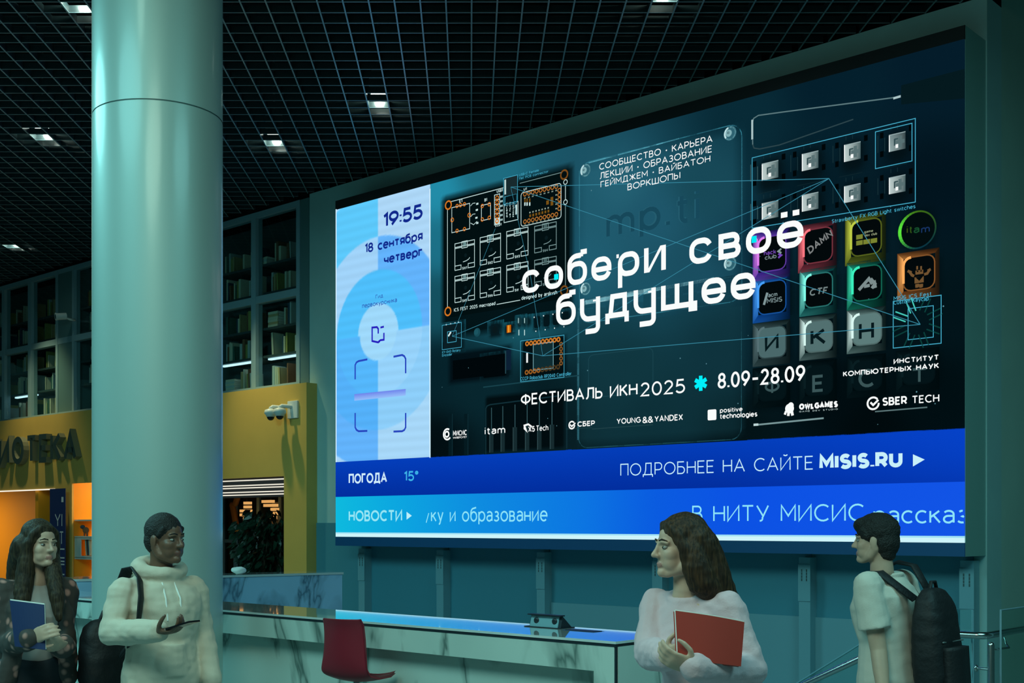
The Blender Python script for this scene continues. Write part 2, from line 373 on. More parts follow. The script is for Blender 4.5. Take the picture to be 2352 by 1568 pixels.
M['shelflamp'] = emis('shelf_lamp_white', (.62, .92, 1.0), 1.6)  # glow imitating lights mirrored in the bookcase glass, no lamp there
book_src = {}
def book(color):
    if color not in book_src:
        b = MB().box((-.5, .0, 0), (-.42, 1, 1)).box((.42, 0, 0), (.5, 1, 1)).box((-.5, -.03, 0), (.5, .04, 1)).box((-.42, .04, .02), (.42, .97, .98), 1)
        me = bpy.data.meshes.new('book'); me.from_pydata(b.v, [], b.f); me.polygons.foreach_set('material_index', b.m)
        me.materials.append(M['bk_' + color]); me.materials.append(M['paper']); book_src[color] = me
    o = bpy.data.objects.new('book', book_src[color]); COL.objects.link(o); return o
nth = ['first', 'second', 'third', 'fourth', 'fifth', 'sixth', 'seventh', 'eighth', 'ninth', 'tenth', 'eleventh', 'twelfth', 'thirteenth', 'fourteenth']
rb = random.Random(11); EX = {(0, 2): WS(TW + .25, 646), (1, 0): WS(TW + .25, 548), (0, 4): WS(TW + .25, 622)}
for bi, (x0, x1, bname) in enumerate(bays):
    s0, s1 = WS(TW, x0) + .02, WS(TW, x1) - .02
    for ti, (k0, k1, tname) in enumerate(tiers):
        z0, z1 = k2z(k0), k2z(k1)
        if ti not in (0,):
            lab = f'dark shelf board, {tname} level of the glazed {bname}'
            zz = z0
            obj('shelf_board', MB().box((s0 - .02, TW + .10, z0 - .03), (s1 + .02, TW + .5, z0)), M['shelfdark'], None, 'w', label=lab, cat='shelf', group='boards of the glazed bookcase')
        else:
            z0 = ZY + .05
        s = s0 + rb.uniform(.02, .18); cnt = 0; ex = EX.get((bi, ti))
        hmax = (z1 - z0) * .93
        while s < s1 - .06 and cnt < 13:
            run = rb.choice([1, 2, 3, 3, 4, 5])
            for q in range(run):
                w = rb.uniform(.022, .052)
                if ex and ex - .17 < s + w and s < ex + .17: s = ex + .175
                hh = min(hmax, rb.uniform(.20, .30))
                if s + w + hh * .08 > s1 - .03 or cnt >= 13: break
                d = rb.uniform(.15, .2)
                cname = rb.choice(['cream', 'cream', 'tan', 'pale grey', 'pale grey', 'dark green', 'dark blue', 'brown', 'olive'])
                b = book(cname); tilt = rb.choice([0, 0, 0, 0, .06]) if q == run - 1 else 0
                b.location = RW @ Vector((s + w / 2 + hh * tilt + (.004 if tilt else 0), TW + .16 + rb.uniform(0, .02), z0 + .001)); b.rotation_euler = (0, -tilt, ANG); b.scale = (w, d, hh)
                tag(b, f'{cname} book, {nth[cnt]} on {tname} shelf, {bname}', 'book', f'books on the {tname} shelf, {bname}')
                s += w + .002 + hh * tilt; cnt += 1
            s += rb.uniform(.03, .22)
        # one lying stack on some shelves
    if bi in (0, 1, 4):  # emissive strip added in place of a light reflection on the pane
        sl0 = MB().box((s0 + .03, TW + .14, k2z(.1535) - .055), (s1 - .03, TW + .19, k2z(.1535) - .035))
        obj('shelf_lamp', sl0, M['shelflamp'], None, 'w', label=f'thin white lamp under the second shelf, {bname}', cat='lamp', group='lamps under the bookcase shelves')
    for (zl, zh) in ((ZY + .05, ZM0), (ZM1, ZK - .07)):
        pane = MB().box((s0 - .02, TW + .03, zl), (s1 + .02, TW + .036, zh))
        obj('pane', pane, M['glass'], win, 'w')
def lying(x, ti, n, bname, cname):
    z = k2z(tiers[ti][0]) + .002 if ti else ZY + .052
    s = WS(TW + .25, x)
    for q in range(n):
        b = book(cname[q % len(cname)]); t = rb.uniform(.024, .034)
        b.location = RW @ Vector((s + rb.uniform(-.01, .01), TW + .13, z + t / 2)); b.rotation_euler = (0, math.pi / 2, ANG); b.scale = (t, .2, .2)
        b.location = RW @ Vector((s - .1 + rb.uniform(-.008, .008), TW + .118, z + t / 2))
        tag(b, f'{cname[q % len(cname)]} book lying in a stack, {nth[q]} from its bottom, {bname}', 'book', 'lying stacks of books in the glazed bookcase'); z += t + .001
lying(646, 2, 6, 'third shelf by screen wall', ['cream', 'tan', 'cream'])
lying(548, 0, 6, 'bottom shelf beside the column', ['pale grey', 'cream'])
lying(622, 4, 3, 'fifth shelf by screen wall', ['cream', 'pale grey'])

# ------------------------------------------------------------------ ochre library wall with three openings
yw = MB(); T1 = TY + .03
xo = [(-700, 127), (165, 330), (440, 652)]
Z1, Z2, Z3 = W(TY, 127, 1121)[1], W(TY, 165, 1110)[1], W(TY, 652, 1093)[1]
edges = [WS(TY, v) for p in xo for v in p]; sE = WS(TY, 704)
for a, b in ((edges[1], edges[2]), (edges[3], edges[4]), (edges[5], sE)): yw.box((a, TY, 0), (b, T1, ZY))
for (a, b), zt in zip(((edges[0], edges[1]), (edges[2], edges[3]), (edges[4], edges[5])), (Z1, Z2, Z3)): yw.box((a, TY, zt), (b, T1, ZY))
yw.box((edges[0], T1, 2.7), (sE - .04, TW + .62, ZY - .10)).box((sE - .03, T1, 0), (sE, TW + .02, ZY)).box((edges[0], T1, ZY - .1), (sE - .03, TW + .05, ZY))
struct('wall_ochre', yw, M['yellow'], 'w')
# rooms behind the openings
sP = WS(12.6, 478)
struct('wall_library_inside', MB().box((edges[0], 13.2, 0), (sP, 13.3, 2.7)).box((sP - .1, T1, 0), (sP, 13.3, 2.7)).box((edges[2] - .02, 10.4, 0), (edges[3], 10.45, 2.7)).box((edges[2] - .12, T1, 0), (edges[2] - .02, 10.4, 2.7)).box((edges[3] + .02, T1, 0), (edges[3] + .08, 10.45, 2.7)), M['orange'], 'w')
struct('ceiling_library', MB().box((edges[0], T1, 2.7), (sE - .04, 13.3, 2.8)), M['white'], 'w')
struct('wall_dark_room', MB().box((sP, 10.5, 0), (sP + .02, 12.6, 2.7)).box((sP, 12.6, 0), (sE + .2, 12.7, 2.7)).box((sE - .04, TW + .02, 0), (sE + .06, 12.7, 2.7)), M['black'], 'w')
# light strips over the openings
struct('trim_3', MB().box((edges[0], TY - .012, Z1 - .02), (edges[1], TY + .05, Z1 - .005)), M['ledstrip'], 'w')
lv = thing('louvred_lintel', 'row of dark louvres with five bright light lines over the dark library window', 'louvre', (edges[5], TY + .02, Z3), 'w')
zl0 = W(TY, 652, 1140)[1]
obj('housing', MB().box((edges[4], TY + .04, zl0), (edges[5] - .002, TY + .12, Z3 - .001)), M['louvre'], lv)
for q, yy in enumerate((1099, 1111, 1117, 1127, 1133.5)):
    zz = W(TY, 652, yy)[1]
    obj('light_line', MB().box((edges[4], TY + .025, zz - .006), (edges[5] - .003, TY + .042, zz + .006)), M['ledstrip'], lv)
# glazing of the dark room
tg = 10.6
sg = [WS(tg, v) for v in (430, 514, 543, 596, 646, 690)]
gf = MB()
for s in sg: gf.box((s - .03, tg - .03, 0), (s + .03, tg + .03, 2.7))
for z in (.9, 1.43, 2.25): gf.box((sg[0], tg - .025, z - .025), (sg[2], tg + .025, z + .025))
gf.box((sg[0], tg - .02, 2.2), (sg[-1], tg + .02, 2.26))
w2 = struct('window_2', gf, M['frame'], 'w')
obj('pane', MB().box((sg[0], tg, 0), (sg[-1], tg + .006, 2.2)), M['darkglass'], w2, 'w')
# amber lamps hanging in front of the dark glass
def amber(x, y0, rows, lb):
    s, z = W(tg - .25, x, y0)
    t = thing('pendant_lamp', lb, 'pendant lamp', (s, tg - .25, z), 'w')
    cord = obj('cord', MB().tube([(s, tg - .25, z), (s, tg - .25, 2.7)], .006, 6), M['edge'], t)
    for q, (wd_, off) in enumerate(rows):
        obj('lamp_tier', MB().box((s + off - wd_ / 2, tg - .28, z - .055 * q - .05), (s + off + wd_ / 2, tg - .22, z - .055 * q - .012)), M['amber'], t)
amber(567, 1150, [(.12, .02), (.12, .02), (.22, -.02), (.22, -.02), (.14, .02), (.14, .02)], 'tiered amber lamp glowing behind the ficus plant, beside the column')
amber(622, 1146, [(.22, -.06), (.26, .0), (.12, .09), (.10, .08), (.09, .06)], 'tiered amber lamp glowing above the ficus plant, at the window jamb')
s, z = W(tg - .2, 521, 1175)
lg = thing('hanging_letter', 'orange plastic letter shape hanging on the dark glass beside the column', 'decoration', (s, tg - .1, z - .3), 'w')
obj('stroke', MB().tube([(s - .06, tg - .06, z + .1), (s + .06, tg - .06, z - .28)], .045, 8), M['amberobj'], lg); obj('stroke', MB().tube([(s + .01, tg - .06, z + .12), (s + .06, tg - .06, z + .2)], .045, 8), M['amberobj'], lg)
# ================================================================== STROKE LETTERING
def arc(cx, cy, rx, ry, a0, a1, n=None):
    n = n or max(3, int(abs(a1 - a0) / 18))
    return [(cx + rx * math.cos(math.radians(a0 + (a1 - a0) * i / n)), cy + ry * math.sin(math.radians(a0 + (a1 - a0) * i / n))) for i in range(n + 1)]
X = .70                                          # x-height
def _g():
    G = {}
    def d(ch, w, *ps):
        for c in ch: G[c] = (w, ps)
    O = lambda w, h, y=0: arc(w / 2, y + h / 2, w / 2, h / 2, 90, 450)
    d('AА', .80, [(0, 0), (.4, 1), (.8, 0)], [(.14, .33), (.66, .33)])
    d('BВ', .60, [(.30, .53), (.36, .53)] + arc(.36, .265, .24, .265, 90, -90) + [(0, 0), (0, 1), (.33, 1)] + arc(.33, .765, .21, .235, 90, -90) + [(0, .53)])
    d('CС', .78, arc(.46, .5, .46, .5, 48, 312))
    d('D', .76, [(0, 0), (0, 1), (.3, 1)] + arc(.3, .5, .46, .5, 90, -90) + [(0, 0)])
    d('EЕ', .54, [(.54, 1), (0, 1), (0, 0), (.54, 0)], [(0, .52), (.48, .52)])
    d('F', .52, [(.54, 1), (0, 1), (0, 0)], [(0, .48), (.46, .48)])
    d('G', .82, arc(.46, .5, .46, .5, 48, 340) + [(.82, .48), (.5, .48)])
    d('HН', .68, [(0, 0), (0, 1)], [(.68, 0), (.68, 1)], [(0, .52), (.68, .52)])
    d('I', .0, [(0, 0), (0, 1)])
    d('KК', .62, [(0, 0), (0, 1)], [(.6, 1), (.06, .48)], [(.2, .6), (.64, 0)])
    d('L', .5, [(0, 1), (0, 0), (.5, 0)])
    d('MМ', .82, [(0, 0), (0, 1), (.41, .32), (.82, 1), (.82, 0)])
    d('N', .7, [(0, 0), (0, 1), (.7, 0), (.7, 1)])
    d('OО', .94, O(.94, 1))
    d('PР', .6, [(0, 0), (0, 1), (.33, 1)] + arc(.33, .7, .27, .3, 90, -90) + [(0, .4)])
    d('R', .62, [(0, 0), (0, 1), (.33, 1)] + arc(.33, .7, .27, .3, 90, -90) + [(0, .4)], [(.34, .4), (.62, 0)])
    d('S', .6, arc(.3, .75, .27, .25, 30, 270, 12) + arc(.3, .25, .3, .25, 90, -150, 12))
    d('TТ', .68, [(0, 1), (.68, 1)], [(.34, 1), (.34, 0)])
    d('U', .66, [(0, 1), (0, .33)] + arc(.33, .33, .33, .33, 180, 360) + [(.66, 1)])
    d('V', .78, [(0, 1), (.39, 0), (.78, 1)])
    d('W', 1.1, [(0, 1), (.28, 0), (.55, .9), (.82, 0), (1.1, 1)])
    d('XХ', .7, [(0, 1), (.7, 0)], [(.7, 1), (0, 0)])
    d('Y', .72, [(0, 1), (.36, .45), (.72, 1)], [(.36, .45), (.36, 0)])
    d('Б', .6, [(.54, 1), (0, 1), (0, 0), (.32, 0)] + arc(.32, .29, .27, .29, -90, 90) + [(0, .58)])
    d('Г', .52, [(0, 0), (0, 1), (.54, 1)])
    d('Д', .84, [(.0, -.2), (0, 0), (.84, 0), (.84, -.2)], [(.12, 0), (.22, .4), (.24, 1), (.72, 1), (.72, 0)])
    d('Ж', .98, [(.49, 0), (.49, 1)], [(.04, 1), (.44, .5), (0, 0)], [(.94, 1), (.54, .5), (.98, 0)])
    d('З', .58, arc(.28, .76, .25, .24, 140, -90, 10) + arc(.27, .26, .3, .26, 90, -150, 12))
    d('И', .7, [(0, 1), (0, 0), (.7, 1), (.7, 0)])
    d('Й', .7, [(0, 1), (0, 0), (.7, 1), (.7, 0)], arc(.35, 1.27, .15, .12, 200, 340))
    d('Л', .72, [(0, 0)] + arc(-.02, .3, .22, .3, -80, 0, 4) + [(.22, 1), (.72, 1), (.72, 0)])
    d('П', .68, [(0, 0), (0, 1), (.68, 1), (.68, 0)])
    d('У', .7, [(0, 1), (.37, .33)], [(.7, 1), (.34, .2)] + arc(.2, .16, .15, .16, 10, -100, 5))
    d('Ф', .92, [(.46, -.04), (.46, 1.04)], arc(.46, .52, .46, .36, 90, 450))
    d('Ц', .76, [(0, 1), (0, 0), (.68, 0), (.68, 1)], [(.66, 0), (.8, 0), (.8, -.2)])
    d('Ш', .96, [(0, 1), (0, 0), (.96, 0), (.96, 1)], [(.48, 0), (.48, 1)])
    d('Щ', 1.04, [(0, 1), (0, 0), (.96, 0), (.96, 1)], [(.48, 0), (.48, 1)], [(.94, 0), (1.08, 0), (1.08, -.2)])
    d('Ы', .82, [(0, 1), (0, 0), (.26, 0)] + arc(.26, .29, .25, .29, -90, 90) + [(0, .58)], [(.82, 0), (.82, 1)])
    d('Ь', .58, [(0, 1), (0, 0), (.32, 0)] + arc(.32, .29, .26, .29, -90, 90) + [(0, .58)])
    d('Ю', 1.2, [(0, 0), (0, 1)], [(0, .52), (.3, .52)], arc(.75, .5, .45, .5, 90, 450))
    # lower case
    o = lambda w=.62: arc(w / 2, X / 2, w / 2, X / 2, 90, 450)
    d('aа', .52, [(.04, X - .1)] + arc(.26, X - .2, .26, .2, 130, 0, 7) + [(.52, 0)], [(.52, .4), (.24, .4)] + arc(.22, .2, .22, .2, 90, 270, 8) + [(.3, 0), (.52, .14)])
    d('b', .62, [(0, 1.05), (0, 0)], o()); d('d', .62, [(.62, 1.05), (.62, 0)], o())
    d('cс', .54, arc(.33, X / 2, .33, X / 2, 50, 310))
    d('eе', .62, [(.02, .37), (.62, .37)] + arc(.31, X / 2, .31, X / 2, 0, 315, 16))
    d('ё', .62, [(.02, .37), (.62, .37)] + arc(.31, X / 2, .31, X / 2, 0, 315, 16), [(.17, .9), (.17, .99)], [(.45, .9), (.45, .99)])
    d('f', .34, [(.38, 1.02)] + arc(.28, .82, .16, .2, 90, 180, 5) + [(.12, 0)], [(0, X - .04), (.34, X - .04)])
    d('g', .62, o(), [(.62, X), (.62, -.02)] + arc(.34, -.02, .28, .22, 0, -150, 7))
    d('h', .56, [(0, 1.05), (0, 0)], [(0, .36)] + arc(.28, .42, .28, .28, 180, 0, 9) + [(.56, 0)])
    d('i', 0, [(0, 0), (0, X)], [(0, .9), (0, .99)]); d('l', 0, [(0, 0), (0, 1.05)])
    d('k', .52, [(0, 0), (0, 1.05)], [(.5, X), (.04, .28)], [(.17, .42), (.54, 0)])
    d('m', .92, [(0, 0), (0, X)], [(0, .4)] + arc(.23, .46, .23, .24, 180, 0, 8) + [(.46, 0)], [(.46, .4)] + arc(.69, .46, .23, .24, 180, 0, 8) + [(.92, 0)])
    d('n', .56, [(0, 0), (0, X)], [(0, .36)] + arc(.28, .42, .28, .28, 180, 0, 9) + [(.56, 0)])
    d('oо', .66, o(.66))
    d('pр', .62, [(0, X), (0, -.26)], o())
    d('r', .32, [(0, 0), (0, X)], [(0, .36)] + arc(.3, .4, .3, .3, 180, 90, 5))
    d('s', .46, arc(.23, .52, .21, .18, 30, 270, 9) + arc(.23, .17, .23, .17, 90, -150, 9))
    d('t', .36, [(.14, .92), (.14, .18)] + arc(.3, .18, .16, .18, 180, 285, 5), [(0, X - .02), (.34, X - .02)])
    d('u', .56, [(0, X), (0, .28)] + arc(.28, .28, .28, .28, 180, 360, 9) + [(.56, X)], [(.56, .2), (.56, 0)])
    d('v', .56, [(0, X), (.28, 0), (.56, X)]); d('w', .86, [(0, X), (.22, 0), (.43, X), (.64, 0), (.86, X)])
    d('yу', .56, [(0, X), (.29, .02)], [(.56, X), (.24, -.12)] + arc(.12, -.1, .13, .14, -10, -100, 4))
    d('xх', .5, [(0, X), (.5, 0)], [(.5, X), (0, 0)])
    d('б', .62, o(.62), [(.56, 1.04), (.3, .98)] + arc(.3, .6, .3, .38, 100, 180, 6) + [(0, .35)])
    d('в', .5, [(0, .37), (.28, .37)] + arc(.28, .185, .2, .185, 90, -90, 7) + [(0, 0), (0, X), (.26, X)] + arc(.26, .535, .18, .165, 90, -90, 7))
    d('г', .4, [(0, 0), (0, X), (.42, X)])
    d('д', .66, [(0, -.16), (0, 0), (.66, 0), (.66, -.16)], [(.09, 0), (.17, .3), (.18, X), (.56, X), (.56, 0)])
    d('з', .46, arc(.22, .53, .19, .17, 140, -90, 8) + arc(.21, .18, .24, .18, 90, -150, 9))
    d('и', .54, [(0, X), (0, 0), (.54, X), (.54, 0)])
    d('к', .5, [(0, 0), (0, X)], [(.48, X), (.04, .34)], [(.17, .44), (.52, 0)])
    d('н', .54, [(0, 0), (0, X)], [(.54, 0), (.54, X)], [(0, .36), (.54, .36)])
    d('п', .54, [(0, 0), (0, X), (.54, X), (.54, 0)])
    d('т', .52, [(0, X), (.52, X)], [(.26, X), (.26, 0)])
    d('ч', .5, [(0, X), (0, .42)] + arc(.2, .42, .2, .16, 180, 270, 5) + [(.5, .26)], [(.5, X), (.5, 0)])
    d('щ', .84, [(0, X), (0, 0), (.76, 0), (.76, X)], [(.38, 0), (.38, X)], [(.74, 0), (.86, 0), (.86, -.16)])
    d('я', .5, [(.5, 0), (.5, X), (.22, X)] + arc(.22, .48, .2, .22, 90, 270, 8) + [(.5, .26)], [(.24, .26), (0, 0)])
    # figures and marks
    d('0', .64, O(.64, 1)); d('1', .24, [(0, .82), (.24, 1), (.24, 0)])
    d('2', .58, arc(.28, .71, .27, .29, 165, -28, 11) + [(0, 0), (.6, 0)])
    d('3', .58, arc(.28, .75, .25, .25, 140, -90, 10) + arc(.27, .26, .31, .26, 90, -150, 12))
    d('4', .66, [(.5, 0), (.5, 1), (0, .26), (.68, .26)])
    d('5', .58, [(.54, 1), (.1, 1), (.05, .56)] + arc(.27, .31, .31, .31, 118, -150, 13))
    d('6', .62, arc(.31, .32, .31, .32, 90, 450, 18), [(.46, 1), (.05, .5)])
    d('8', .6, arc(.3, .76, .25, .24, 270, 630, 16), arc(.3, .26, .3, .26, 90, 450, 16))
    d('9', .62, arc(.31, .68, .31, .32, 90, 450, 18), [(.16, 0), (.57, .5)])
    d('.', .0, [(0, -.02), (0, .11)]); d(':', .0, [(0, .06), (0, .2)], [(0, .52), (0, .66)]); d('-', .34, [(0, .4), (.34, .4)]); d('–', .5, [(0, .42), (.5, .42)])
    d('°', .26, arc(.13, .87, .13, .13, 90, 450, 12)); d('•', .14, arc(.07, .45, .05, .05, 90, 450, 8)); d('/', .36, [(0, -.1), (.36, 1.02)])
    d('<', .4, [(.4, .75), (0, .45), (.4, .15)]); d('>', .4, [(0, .75), (.4, .45), (0, .15)]); d(' ', .34)
    d('&', .74, [(.74, 0), (.14, .68)] + arc(.32, .79, .2, .21, 210, -30, 9) + [(.1, .4)] + arc(.3, .24, .28, .24, 140, 330, 8) + [(.7, .48)])
    return G
GL = _g()
def stroke(pts, w, closed=False):
    "thick polyline as quads with mitred joints: returns verts, faces"
    p = [Vector((a, b)) for a, b in pts]
    q = [p[0]]
    for a in p[1:]:
        if (a - q[-1]).length > 1e-6: q.append(a)
    if (q[0] - q[-1]).length < 1e-6: closed = True; q.pop()
    n = len(q); L = []; R = []
    for i in range(n):
        d0 = (q[i] - q[i - 1]).normalized() if (i > 0 or closed) else None
        d1 = (q[(i + 1) % n] - q[i]).normalized() if (i < n - 1 or closed) else None
        d0 = d0 or d1; d1 = d1 or d0
        nn = Vector((-(d0.y + d1.y), d0.x + d1.x))
        if nn.length < 1e-6: nn = Vector((-d0.y, d0.x))
        nn.normalize(); k = min(1 / max(.2, nn.dot(Vector((-d0.y, d0.x)))), 1.9)
        L.append(q[i] + nn * w / 2 * k); R.append(q[i] - nn * w / 2 * k)
    vs = L + R; fs = []
    for i in range(n if closed else n - 1):
        j = (i + 1) % n; fs.append((R[i], R[j], L[j], L[i]))
    return fs
def text_quads(txt, s0, z0, h, wt, s1=None, track=.22, slant=0, clip=None):
    "lettering with cap height h, stroke wt * h, from s0 to s1 (stretched to fit): quads in the plane"
    g1 = [GL.get(c, GL[' ']) for c in txt]; n = len(txt); sw = sum(w for w, _ in g1)
    ex = wt * h * .7                              # every gap also clears most of a stroke
    kx = h if s1 is None else max((s1 - s0 - wt * h - (n - 1) * ex) / max(sw + (n - 1) * track * .8, .3), .05 * h)
    x = 0; gl = []
    for c, (w, ps) in zip(txt, g1): gl.append((x / kx, ps)); x += w * kx + track * .8 * kx + ex
    out = []
    for gx, ps in gl:
        for p in ps:
            pp = [(s0 + wt * h / 2 + (gx + a) * kx + slant * b * h, z0 + wt * h / 2 + b * h * (1 - wt)) for a, b in p]
            out += stroke(pp, wt * h)
    if clip is not None: out = [q for q in out if all(v.x <= clip for v in q)]
    return out

# ================================================================== LIBRARY FURNISHINGS
sg_ = thing('library_sign', 'row of raised dark capital letters on the ochre wall above the orange opening', 'sign', (WS(TY, 60), TY, 2.4), 'w')
z0, z1 = W(TY, 189, 1057)[1], W(TY, 189, 989)[1]
hgt = z1 - z0; sA1, sA0 = WS(TY, 189), WS(TY, 155)
pitch = (WS(TY, 189) - WS(TY, 60)) / 3.72
sx = WS(TY, 189)
for ch in reversed('БИБЛИОТЕКА'):
    wid = {'Т': .33, 'Е': .28, 'К': .33, 'И': .36, 'О': .40, 'А': .38, 'Л': .36, 'Б': .30}[ch]
    qs = text_quads(ch, sx - wid, z0, hgt, .19, sx)
    b = MB()
    for q in qs:
        ring = [(v.x, v.y) for v in q]
        vs = [(x, TY - .10, z) for x, z in ring] + [(x, TY - .002, z) for x, z in ring]
        b.add(vs, [(0, 1, 2, 3)], 0); b.add(vs, [(4, 7, 6, 5), (0, 4, 5, 1), (1, 5, 6, 2), (2, 6, 7, 3), (3, 7, 4, 0)], 1)
    obj('letter', b, [M['letter'], M['letterside']], sg_)
    sx -= wid + .085

# roll-up banner between opening and niche
tb_ = 9.24; s0, s1 = WS(tb_, 115), WS(tb_, 151); zt = W(tb_, 151, 1121)[1]
bn = thing('roll_up_banner', 'tall navy roll-up banner with pale lettering beside the orange library opening', 'banner', ((s0 + s1) / 2, tb_, 0), 'w')
obj('print_panel', MB().box((s0, tb_ - .004, .1), (s1, tb_, zt)), M['navy'], bn)
obj('base', MB().box((s0 - .01, tb_ - .08, 0), (s1 + .01, tb_ + .08, .1)), M['fix'], bn, bevel=.01)
obj('pole', MB().tube([((s0 + s1) / 2, tb_ + .03, .1), ((s0 + s1) / 2, tb_ + .03, zt - .01)], .012, 8), M['edge'], bn)
lt = MB()
def plaintext(mb, txt, s0, s1, z0, h, t, wt=.12, track=.22):
    for q in text_quads(txt, s0, z0, h, wt, s1, track): mb.add([(v.x, t, v.y) for v in q], [(0, 1, 2, 3)])
ws = s1 - s0
plaintext(lt, 'YI', s0 + .33 * ws, s1 - .2 * ws, W(tb_, 140, 1209)[1], .2, tb_ - .006, .1)
plaintext(lt, 'NT', s0 + .33 * ws, s1 - .12 * ws, W(tb_, 140, 1250)[1], .2, tb_ - .006, .1)
for yy, k in ((1262, .5), (1282, .4), (1290, .5), (1297, .5), (1320, .45)): lt.box((s1 - k * ws - .03, tb_ - .007, W(tb_, 140, yy)[1]), (s1 - .03, tb_ - .005, W(tb_, 140, yy - 3)[1]))
lt.box((s1 - .12, tb_ - .007, W(tb_, 140, 1153)[1]), (s1 - .06, tb_ - .005, W(tb_, 140, 1141)[1]))
obj('lettering', lt, M['ivory'], bn)

# white cube shelves in the niche
tn = 9.42
def cube(x0, x1, y0, y1, lb):
    s0, s1 = WS(tn, x0), WS(tn, x1); za, zb = W(tn, x0, y1)[1], W(tn, x0, y0)[1]; th = .022
    t = thing('cube_shelf', lb, 'shelf', ((s0 + s1) / 2, tn, za), 'w', 'white cube shelves in the niche')
    obj('box_frame', MB().box((s0, tn, za), (s0 + th, tn + .32, zb)).box((s1 - th, tn, za), (s1, tn + .32, zb)).box((s0 + th, tn, za), (s1 - th, tn + .32, za + th)).box((s0 + th, tn, zb - th), (s1 - th, tn + .32, zb)), M['white'], t)
    return s0, s1, za, zb, t
def panel(c, x0, x1, t0, nm): obj(nm, MB().box((WS(tn, x0), tn + t0, c[2] + .022), (WS(tn, x1), tn + t0 + .016, c[3] - .022)), M['white'], c[4])
cu = cube(166, 226, 1193, 1234, 'upper white cube shelf in the orange niche holding a small toy')
panel(cu, 189, 204, .25, 'back_panel')
c1 = cube(167, 226, 1235, 1279, 'middle white cube shelf in the orange niche holding leaning books')
panel(c1, 168, 185, .0, 'front_panel')
cl_ = cube(166, 226, 1280, 1327, 'lower white cube shelf in the orange niche, empty, above the counter'); panel(cl_, 189, 204, .25, 'back_panel')
s = WS(tn, 187)
for q, (cn_, tl) in enumerate((('cream', .12), ('brown', .12), ('dark blue', .12), ('cream', .12))):
    b = book(cn_); b.scale = (.025, .17, .24); b.location = RW @ Vector((s + .034 * q + .06, tn + .05, c1[2] + .03)); b.rotation_euler = (0, -tl, ANG)
    tag(b, f'{cn_} book leaning in the middle white cube shelf, {nth[q]} from its pale side panel', 'book', 'books leaning in the white cube shelf')
s, z = W(tn + .1, 186, 1233)
s = WS(tn, 173)
ty = thing('toy_figure', 'small dark toy standing in the upper white cube shelf', 'toy', (s + .1, tn + .12, z), 'w')
tz = cu[2] + .022
obj('body', MB().ell((s + .10, tn + .12, tz + .09), (.07, .04, .05)), M['bk_brown'], ty, smooth=True)
obj('head', MB().ell((s + .04, tn + .1, tz + .14), (.05, .035, .03)), M['bk_dark blue'], ty, smooth=True)
for a in (-.04, .04): obj('leg', MB().tube([(s + .10 + a, tn + .12, tz + .06), (s + .10 + a, tn + .12, tz + .012)], .014, 8), M['bk_brown'], ty, smooth=True)

# bullet camera on the pier
s, z = W(TW - .2, 141, 727)
bc = thing('bullet_camera', 'white bullet security camera on the dark pier between glazed bookcase bays', 'security camera', (s, TW - .01, z), 'w')
cd = Vector((-.25, -.95, -.14)).normalized(); cb = Vector((s + .055, TW - .15, z + .008)); ce = cb + cd * .15
obj('body', MB().tube([cb, ce], .052, 22, round_ends=False), M['white'], bc, smooth=False)
obj('sunshield_ring', MB().tube([ce - cd * .004, ce + cd * .012], .058, 22, round_ends=False), M['white'], bc)
obj('lens', MB().tube([ce + cd * .010, ce + cd * .015], .036, 18, round_ends=False), M['lens_dark'], bc)
obj('bracket', MB().tube([cb + cd * .05, cb + Vector((.02, .05, -.045)), Vector((s + .075, TW - .013, z - .04))], .018, 10, round_ends=False), M['white'], bc, smooth=True)
# twin dome cameras on a plate
s, z = W(TY, 676, 943)
dc = thing('dome_camera', 'pair of white dome security cameras on one plate high on the ochre wall', 'security camera', (s, TY, z), 'w')
obj('mounting_plate', MB().box((s - .10, TY - .03, z - .095), (s + .09, TY, z + .12)), M['white'], dc, bevel=.006)
for sx in (-.08, -.26):
    a = obj('arm', MB().tube([(s + sx + .06, TY - .02, z + .05), (s + sx + .01, TY - .14, z + .055), (s + sx, TY - .16, z + .04), (s + sx, TY - .16, z)], .024, 10), M['white'], dc, smooth=True)
    d = obj('dome_housing', MB().lathe([(.03, z + .03), (.07, z + .015), (.078, z - .01), (.078, z - .03), (.062, z - .045), (.052, z - .07)], (s + sx, TY - .16, 0), 22), M['white'], dc, smooth=True)
    obj('dome_lens', MB().ell((s + sx, TY - .16, z - .07), (.047, .047, .045)), M['lens_dark'], d, smooth=True)

# ficus plant behind the dark opening's jamb
tp = 9.98; s, z = W(tp, 606, 1300)
pt = thing('potted_ficus', 'large dark leafy ficus plant standing in the library window opening', 'plant', (s, tp, 0), 'w')
obj('pot', MB().lathe([(.16, 0), (.2, .02), (.24, .38), (.25, .4), (.22, .4), (.21, .36)], (s, tp, 0), 28), M['pot'], pt, smooth=True)
obj('soil', MB().lathe([(.2, .34), (.205, .37)], (s, tp, 0), 20), M['soil'], pt)
obj('trunk', MB().tube([(s, tp, .36), (s + .02, tp, .9), (s - .02, tp, 1.4), (s, tp, 1.75)], [.035, .03, .024, .015], 8).tube([(s, tp, 1.0), (s + .15, tp - .05, 1.5)], [.018, .01], 6).tube([(s, tp, .95), (s - .18, tp + .03, 1.45)], [.018, .01], 6), M['trunk'], pt, smooth=True)
lf = MB(); rl = random.Random(5)
zt, zb_ = W(tp, 606, 1168)[1], W(tp, 606, 1306)[1]
